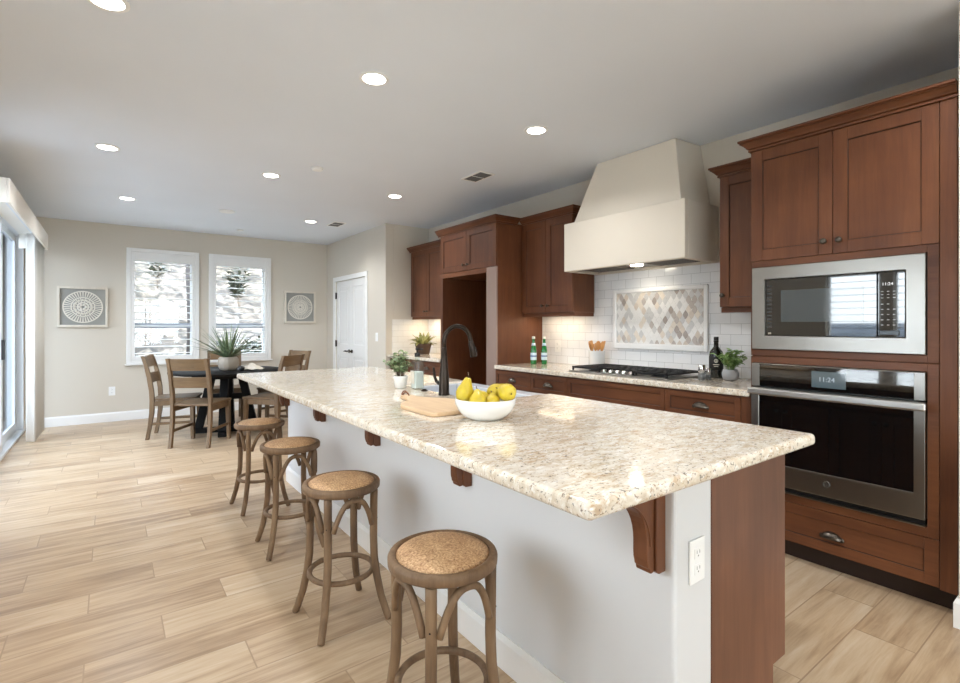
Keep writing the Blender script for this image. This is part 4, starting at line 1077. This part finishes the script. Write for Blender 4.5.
for i, (x, y, lab) in enumerate(((.817, 1.296, 'round rattan-topped bar stool nearest the camera, at the near end of the island'), (.828, 2.154, 'second bar stool from the camera, round woven seat on bentwood legs'),
                             (.856, 3.036, 'third bar stool from the camera, partly behind the second one'), (.866, 3.831, 'farthest bar stool, at the island end by the dining table'))):
    o = st if i == 0 else copy_tree(st)
    o.location = (x, y, .0005); o['label'] = lab; o.rotation_euler.z = R((0, 2, -2, 3)[i])

# ------------------------------------------------------------------ dining table
tcx, tcy = 1.15, 6.75
t = thing('dining_table', 'round black wooden dining table ringed by oak chairs', 'table', (tcx, tcy, 0))
obj('table_top', MB().lathe([(.001, .722), (.60, .722), (.618, .728), (.62, .745), (.614, .752), (.001, .752)], (tcx, tcy, 0), 72), MW['black'], t, fix=True)
obj('apron', MB().lathe([(.36, .672), (.375, .672), (.375, .7215), (.36, .7215)], (tcx, tcy, 0), 40, closed=True), MW['black'], t)
for k in range(4):
    a = R(-108 + 90*k); c_, s_ = cos(a), sin(a)
    obj('leg', MB().bar((tcx + .155*c_, tcy + .155*s_, .7215), (tcx + .305*c_, tcy + .305*s_, .06), .085, .085, (c_, s_, 0)), MW['black'], t, bevel=.004)
    obj('foot', MB().bar((tcx + .045*c_, tcy + .045*s_, .031), (tcx + .365*c_, tcy + .365*s_, .031), .085, .058), MW['black'], t, bevel=.004)
    obj('cross_rail', MB().bar((tcx + .02*c_, tcy + .02*s_, .43), (tcx + .205*c_, tcy + .205*s_, .43), .06, .07), MW['black'], t, bevel=.003)
obj('centre_post', MB().box(tcx - .05, tcx + .05, tcy - .05, tcy + .05, .062, .7215), MW['black'], t, bevel=.004)

def make_chair():
    t = thing('dining_chair', '', 'chair', (0,0,0), 0, 'oak chairs around the dining table', local=True)
    # faces +Y, seat front at y = .23
    seat = MB(); n = 8; vs = []
    ol = [(-.195, -.215), (.195, -.215), (.225, .20), (.215, .235), (-.215, .235), (-.225, .20)]
    seat.prism(ol, 'z', .435, .462); obj('seat', seat, MW['chair'], t, bevel=.006)
    for s in (-1, 1):
        obj('leg', MB().bar((s*.196, .19, .434), (s*.200, .205, .001), .046, .046, (0,1,0), w2=.034, d2=.034), MW['chair'], t, bevel=.003)
        pr = [(-.255, .001), (-.228, .16), (-.212, .30), (-.208, .44), (-.214, .55), (-.236, .70), (-.268, .84), (-.300, .945)]
        mb = MB(); vs = []
        for y, z in pr:
            w_ = .017; dd = .024 if .2 < z < .8 else .019
            vs += [(s*.195 - w_, y - dd, z), (s*.195 + w_, y - dd, z), (s*.195 + w_, y + dd, z), (s*.195 - w_, y + dd, z)]
        fs = [(0,1,2,3), (len(vs)-1, len(vs)-2, len(vs)-3, len(vs)-4)]
        for i in range(len(pr)-1):
            for k in range(4): fs.append((4*i+k, 4*i+(k+1) % 4, 4*i+4+(k+1) % 4, 4*i+4+k))
        mb.add(vs, fs); obj('rear_leg', mb, MW['chair'], t, bevel=.003)
        obj('side_rail', MB().bar((s*.196, -.186, .405), (s*.197, .166, .405), .022, .055), MW['chair'], t, bevel=.002)
        obj('stretcher', MB().bar((s*.196, -.205, .175), (s*.198, .183, .175), .018, .030), MW['chair'], t, bevel=.002)
    obj('front_rail', MB().box(-.172, .172, .18, .205, .378, .434), MW['chair'], t, bevel=.002)
    for (z0, z1, ya, yb2) in ((.815, .940, -.262, -.297), (.630, .745, -.224, -.246)):
        mb = MB(); vs = []
        for i in range(9):
            u = i/8*2 - 1; bow = -.016*(1 - u*u); x_ = u*.1775
            for y, z in ((ya - .009, z0), (ya + .009, z0), (yb2 + .009, z1), (yb2 - .009, z1)): vs.append((x_, y + bow, z))
        fs = [(0,1,2,3), (35,34,33,32)]
        for i in range(8):
            for k in range(4): fs.append((4*i+k, 4*i+(k+1) % 4, 4*i+4+(k+1) % 4, 4*i+4+k))
        mb.add(vs, fs); obj('back_slat', mb, MWX, t, bevel=.003)
    return t
MWX = wood('oak_chair_slat', (84, 64, 42), (116, 91, 62), (138, 112, 81), 'x', rough=.5, coat=.05, scale=1.2)
ch = make_chair()
spots = [(236, .60, 'oak ladder-back dining chair in front of the table, its back to the island stools'),
         (164, .53, 'oak dining chair at the left of the table, seen from the side below the window'),
         (82, .78, 'oak dining chair behind the table, its back rising behind the potted plant'),
         (22, .78, 'oak dining chair at the far right of the table, mostly hidden behind another chair'),
         (311, .61, 'oak dining chair at the right of the table, next to the end of the island')]
for i, (ang, r_, lab) in enumerate(spots):
    o = ch if i == 0 else copy_tree(ch); a = R(ang)
    o.location = (tcx + r_*cos(a), tcy + r_*sin(a), .0005); o.rotation_euler.z = a + pi/2; o['label'] = lab

# centrepiece
x, y = 1.15, 6.66; zt = .7525
t = thing('table_plant', 'spiky long-leaved plant in a ribbed cream pot on the dining table', 'plant', (x, y, zt))
mb = MB().lathe([(.07, .0006), (.085, .004), (.108, .045), (.116, .09), (.110, .135), (.094, .160), (.087, .161), (.084, .14), (.001, .135)], (x, y, zt), 56)
mb.v = [((x + (p[0]-x)*(1 + (.018 if (i % 56) % 4 < 2 else -.014)*(1 if 1 < i//56 < 6 else 0))), (y + (p[1]-y)*(1 + (.018 if (i % 56) % 4 < 2 else -.014)*(1 if 1 < i//56 < 6 else 0))), p[2]) for i, p in enumerate(mb.v)]
obj('pot', mb, CREAMPOT, t); obj('soil', MB().cyl((x, y, zt + .1355), .080, .012), SOIL, t)
lm = MB(); rp_ = random.Random(21)
for k in range(76):
    a = 2*pi*k/76*5 + rp_.uniform(-.3, .3); el = rp_.uniform(.35, 1.3)
    leaf(lm, (x + .03*cos(a), y + .03*sin(a), zt + .145), (cos(a)*cos(el), sin(a)*cos(el), sin(el)), rp_.uniform(.28, .48), rp_.uniform(.018, .028), rp_.uniform(.15, .6), 9, 0, 0, lambda q: (1 - q)**.6 * (.55 + .45*min(1, q*5)) + .02)
obj('foliage', lm, LEAF_A, t, fix=False)
# crumpled linen napkin and a small dark cup beside the pot
def cloth(cx, cy, z, rx, ry, h, seed):
    rr = random.Random(seed); n = 26; vs = []; f0 = [rr.uniform(0, 6) for _ in range(6)]
    for i in range(n+1):
        for j in range(n+1):
            u, v = i/n*2-1, j/n*2-1; d = max(abs(u), abs(v))
            hh = h*max(0, 1-d*d)*(.55 + .45*sin(3.1*u + f0[0])*cos(2.7*v + f0[1])) + .012*(1 + sin(7*u + 3*v + f0[2]))*(1-d*.7) + .004
            vs.append((cx + rx*u*(1 + .15*sin(3*v + f0[3])), cy + ry*v*(1 + .15*sin(3*u + f0[4])), z + max(.003, hh)))
    fs = [(i*(n+1)+j, (i+1)*(n+1)+j, (i+1)*(n+1)+j+1, i*(n+1)+j+1) for i in range(n) for j in range(n)]
    return MB().add(vs, fs, 0, True)
tag(obj('napkin', cloth(1.40, 6.60, zt, .13, .09, .06, 4), LINEN, None, solid=.003, loc=(1.40, 6.60, zt)), 'crumpled cream linen napkin on the dining table beside the plant', 'napkin')
t = tag(obj('dark_cup', MB().lathe([(.022, .0006), (.030, .004), (.034, .04), (.031, .041), (.027, .01), (.001, .008)], (1.265, 6.49, zt), 20), BLACKP, None, loc=(1.265, 6.49, zt)), 'small dark cup next to the cream pot on the dining table', 'cup')

# ------------------------------------------------------------------ framed reliefs, outlets, switch
def relief(x0, x1, z0, z1, label):
    cx, cz = (x0+x1)/2, (z0+z1)/2; f = YB - .001; t = thing('framed_relief', label, 'wall art', (cx, f, z0), 0, 'square framed medallions')
    mb = MB(); w_ = .028
    mb.box(x0, x0+w_, f-.045, f, z0, z1); mb.box(x1-w_, x1, f-.045, f, z0, z1); mb.box(x0+w_, x1-w_, f-.045, f, z0, z0+w_); mb.box(x0+w_, x1-w_, f-.045, f, z1-w_, z1)
    obj('frame', mb, ARTFR, t, bevel=.003); obj('backing', MB().box(x0+w_, x1-w_, f-.016, f-.002, z0+w_, z1-w_), ARTBG, t)
    r0 = (x1-x0)*.385; m = MB(); yy = f - .026
    def ring(r_, w2): m.lathe([(r_-w2, 0), (r_+w2, 0), (r_+w2, .010), (r_-w2, .010)], (cx, yy, cz), 56, 'y', closed=True, smooth=False)
    ring(r0, .007); ring(r0*.60, .006); ring(r0*.28, .008)
    for k in range(40):
        a = 2*pi*k/40; m.bar((cx + r0*.60*cos(a), yy + .005, cz + r0*.60*sin(a)), (cx + r0*.98*cos(a), yy + .005, cz + r0*.98*sin(a)), .007, .008, (0,1,0), w2=.014)
    for k in range(14):
        a = 2*pi*k/14; m.bar((cx + r0*.26*cos(a), yy + .005, cz + r0*.26*sin(a)), (cx + r0*.60*cos(a), yy + .005, cz + r0*.60*sin(a)), .010, .008, (0,1,0))
        a += pi/14; m.lathe([(.001, -.003), (.016, -.002), (.016, .006), (.001, .008)], (cx + r0*.45*cos(a), yy, cz + r0*.45*sin(a)), 10, 'y')
    for k in range(6):
        a = 2*pi*k/6; m.lathe([(.001, -.003), (.018, -.002), (.018, .006), (.001, .008)], (cx + r0*.16*cos(a), yy, cz + r0*.16*sin(a)), 10, 'y')
    obj('medallion', m, ARTW, t)
relief(-.542, -.018, 1.272, 1.796, 'grey framed white medallion relief on the wall left of the windows')
relief(2.257, 2.756, 1.336, 1.852, 'grey framed white medallion relief on the wall right of the windows, near the door')

def outlet(c, ax, label, name='wall_outlet', switch=False):
    """plate centred at c on a wall; ax gives the outward normal"""
    t = thing(name, label, 'switch' if switch else 'outlet', c); n = Vector(ax); u = Vector((-n.y, n.x, 0)); o = Vector(c)
    def bx(du0, du1, dz0, dz1, d0, d1):
        A = o + u*du0 + n*d0; B = o + u*du1 + n*d1; return MB().box(A.x, B.x, A.y, B.y, c[2] + dz0, c[2] + dz1)
    pl = obj('plate', bx(-.036, .036, -.059, .059, .0008, .0065), PLASTIC, t, bevel=.002)
    if switch: obj('rocker', bx(-.016, .016, -.033, .033, .0066, .010), PLASTIC, t, bevel=.002)
    else:
        for s in (-1, 1):
            rc = obj('receptacle', bx(-.017, .017, s*.0215 - .014, s*.0215 + .014, .0066, .0085), PLASTIC, t, bevel=.002)
            for du in (-.0065, .0065): obj('slot', bx(du - .001, du + .001, s*.0215 - .001, s*.0215 + .008, .0086, .0088), plain('slot_dark_grey', (86, 86, 86), .6), rc)
            obj('ground_hole', bx(-.002, .002, s*.0215 - .009, s*.0215 - .005, .0086, .0088), plain('slot_dark_grey', (86, 86, 86), .6), rc)
    return t
outlet((1.285, .750, .644), (0, -1, 0), 'white duplex outlet on the near end of the island')
outlet((.025, YB, .411), (0, -1, 0), 'white outlet low on the back wall below the left medallion')
outlet((XW - .0105, 3.571, 1.084), (-1, 0, 0), 'white outlet on the tiled wall above the counter by the green bottles')
outlet((XP, 6.388, 1.134), (-1, 0, 0), 'white light switch beside the pantry door', 'light_switch', True)

# ------------------------------------------------------------------ ceiling fittings
def can(x, y, label):
    t = thing('recessed_light', label, 'ceiling light', (x, y, ZC), 0, 'recessed ceiling lights'); z = ZC - .0008
    obj('trim_ring', MB().lathe([(.062, 0), (.082, 0), (.082, .003), (.078, .006), (.066, .007), (.062, .005)], (x, y, z), 36, '-z', closed=True), PLASTIC, t)
    obj('lens', MB().cyl((x, y, z), .0615, .005, '-z', 32), LENS, t)
    light('can_light', 'SPOT', (x, y, z - .012), CAN_W * (1.25 if y > 6 else 1.0), (.97, .985, 1.0), t, spot_size=R(150), spot_blend=.7, shadow_soft_size=.06)
for x, y, lab in ((1.180, 2.585, 'lit recessed ceiling light above the middle of the island'), (2.404, 2.590, 'lit recessed ceiling light in front of the range hood'),
                  (-.010, 2.635, 'lit recessed ceiling light cut by the top edge of the photo'), (-.015, 4.795, 'lit recessed ceiling light over the open floor, left of the stools'),
                  (1.180, 4.795, 'lit recessed ceiling light over the far end of the island'), (2.423, 4.790, 'lit recessed ceiling light before the refrigerator alcove'),
                  (.150, 6.580, 'lit recessed ceiling light in front of the left window'), (2.120, 6.600, 'lit recessed ceiling light near the far ceiling vent and pantry wall'),
                  (-.010, .38, 'added recessed ceiling light over the open floor near the camera, outside the photo'), (1.180, .38, 'added recessed ceiling light before the near end of the island, outside the photo'), (2.404, .38, 'added recessed ceiling light before the oven cabinet, outside the photo')):  # these three continue the lamp grid, added out of view to brighten the foreground
    can(x, y, lab)
tag(obj('junction_cover', MB().lathe([(.085, 0), (.085, .010), (.078, .014), (.001, .015)], (1.125, 6.60, ZC - .0008), 32, '-z'), PLASTIC, None, loc=(1.125, 6.60, ZC)), 'flat white round cover plate on the ceiling above the dining table', 'ceiling cover')
t = thing('smoke_detector', 'small white round detector on the ceiling above the island', 'smoke detector', (1.45, 4.345, ZC))
obj('base', MB().cyl((1.45, 4.345, ZC - .0008), .052, .008, '-z', 28), PLASTIC, t); obj('cover', MB().lathe([(.048, .0085), (.044, .018), (.03, .022), (.001, .022)], (1.45, 4.345, ZC - .0008), 28, '-z'), PLASTIC, t)
tag(obj('sprinkler_cover', MB().lathe([(.045, 0), (.045, .006), (.001, .008)], (1.50, 7.79, ZC - .0008), 24, '-z'), PLASTIC, None, loc=(1.5, 7.79, ZC)), 'tiny white disc on the ceiling close to the back wall', 'ceiling cover')
def vent(x, y, label):
    t = thing('ceiling_vent', label, 'vent', (x, y, ZC)); z = ZC - .0008; hx_, hy_ = .085, .15
    m = MB()
    for a, b_ in ((x - hx_, x - hx_ + .018), (x + hx_ - .018, x + hx_)): m.box(a, b_, y - hy_, y + hy_, z - .008, z)
    for a, b_ in ((y - hy_, y - hy_ + .018), (y + hy_ - .018, y + hy_), (y - .006, y + .006)): m.box(x - hx_ + .018, x + hx_ - .018, a, b_, z - .008, z)
    obj('frame', m, PLASTIC, t); obj('duct', MB().box(x - hx_ + .018, x + hx_ - .018, y - hy_ + .018, y + hy_ - .018, z - .0012, z), VENTM, t)
    s = MB()
    for k in range(9):
        xx = x - hx_ + .024 + k*.0155; s.bar((xx, y - hy_ + .018, z - .005), (xx, y + hy_ - .018, z - .005), .012, .0012, (.5, 0, .8))
    obj('slat', s, plain('vent_slat_grey', (96, 96, 95), .5), t)
vent(2.714, 3.708, 'rectangular ceiling vent in front of the uppers left of the range hood'); vent(2.448, 6.57, 'small ceiling vent near the pantry door wall')

# ------------------------------------------------------------------ outdoors beyond the glass
def hill():
    rr = random.Random(2); n, m_ = 60, 34; vs = []
    for j in range(m_+1):
        for i in range(n+1):
            x = -26 + 46*i/n; yy = 9.6 + 20*(j/m_)**1.3
            d = yy - 9.6
            vs.append((x, yy, -.1 + min(d*.62, 9.5) + .16*sin(x*1.9 + yy)*min(1, d) + .22*sin(x*.8 - yy*1.3)*min(1, d*.5) + rr.uniform(-.07, .07)*min(1, d)))
    return MB().add(vs, [(j*(n+1)+i, j*(n+1)+i+1, (j+1)*(n+1)+i+1, (j+1)*(n+1)+i) for j in range(m_) for i in range(n)], 0, False)
M = Mat('dry_hillside'); p = M.worldpos(); n1 = M.noise(p, 4.2, 9, .78, .8); n2 = M.noise(p, .5, 3)
HILL = M.fin(Base_Color=M.mix(M.ramp(n2, [(.4, (0,0,0,1)), (.65, (1,1,1,1))]), M.ramp(n1, [(.34, (20, 17, 15)), (.47, (56, 49, 43)), (.58, (112, 100, 88))]), M.ramp(n1, [(.36, (18, 17, 13)), (.5, (58, 51, 42)), (.6, (118, 106, 90))])), Roughness=.95)
struct('hillside', hill(), HILL)
PATIO = paint('patio_concrete', (176, 172, 166), .85)
struct('ground', MB().box(-30, XL - .15, -14, 9.6, -.16, -.1).box(XL - .15, 16, YB + .17, 9.6, -.16, -.1).box(XL - .15, 16, -14, YF - .17, -.16, -.1), PATIO)
rs = random.Random(31)
HLEAF = leafm('hillside_leaf', (22, 26, 14), (36, 42, 22), (62, 68, 40))
def shrub(x, y, z, h, r_, lab, mat, L=.16, W=.05, ns=16, nl=14):
    t = thing('hillside_shrub', lab, 'shrub', (x, y, z)); lm, sm_ = MB(), MB()
    bushy(lm, (x, y, z), r_, h, ns, nl, L, W, rs, sm_); obj('foliage', lm, mat, t, fix=False); obj('stem', sm_, STEMM, t)
def hz(y): return -.1 + (y - 9.6)*.62
shrub(.72, 11.2, hz(11.2) + 1.1, 1.3, .5, 'leafy green bush outside, high in the left window', HLEAF, .17, .06, 12, 10)
shrub(1.95, 10.2, hz(10.2) + 1.35, 1.0, .35, 'green branch of leaves outside, high in the right window', HLEAF, .15, .05, 14, 12)
shrub(2.35, 10.4, hz(10.4) - .1, .9, .6, 'low green bush outside, low in the right window', HLEAF, .15, .06, 16, 14)
t = thing('hillside_tree', 'thin dark tree trunk outside, at the right side of the left window', 'tree', (1.17, 10.4, hz(10.4) - .1))
obj('trunk', MB().tube([(1.17, 10.4, hz(10.4) - .15), (1.19, 10.42, 1.4), (1.16, 10.45, 2.3), (1.24, 10.5, 3.6)], [.075, .065, .06, .04], 10), plain('dark_bark', (64, 58, 56), .9, bump=.8, bscale=30), t)
lm = MB(); bushy(lm, (1.2, 10.48, 2.6), .9, 1.5, 16, 12, .16, .06, rs); obj('foliage', lm, HLEAF, t, fix=False)
M = Mat('patio_wall_block'); p = M.worldpos(); PWALL = M.fin(Base_Color=M.ramp(M.noise(p, 1.5, 4), [(.3, (138, 146, 158)), (.7, (166, 172, 182))]), Roughness=.9)
YWALL = plain('backdrop_dark_slate', (40, 48, 57), .9, bump=.3)
struct('wall_dark_backdrop', MB().box(-4.2, XL - .17, 8.75, 8.87, -.1, 2.9), YWALL)  # invented wall, added so the sliding door glass looks dark instead of bright
struct('wall_garden', MB().box(-7.2, -7.0, -8, 9.5, -.1, 1.35), PWALL)
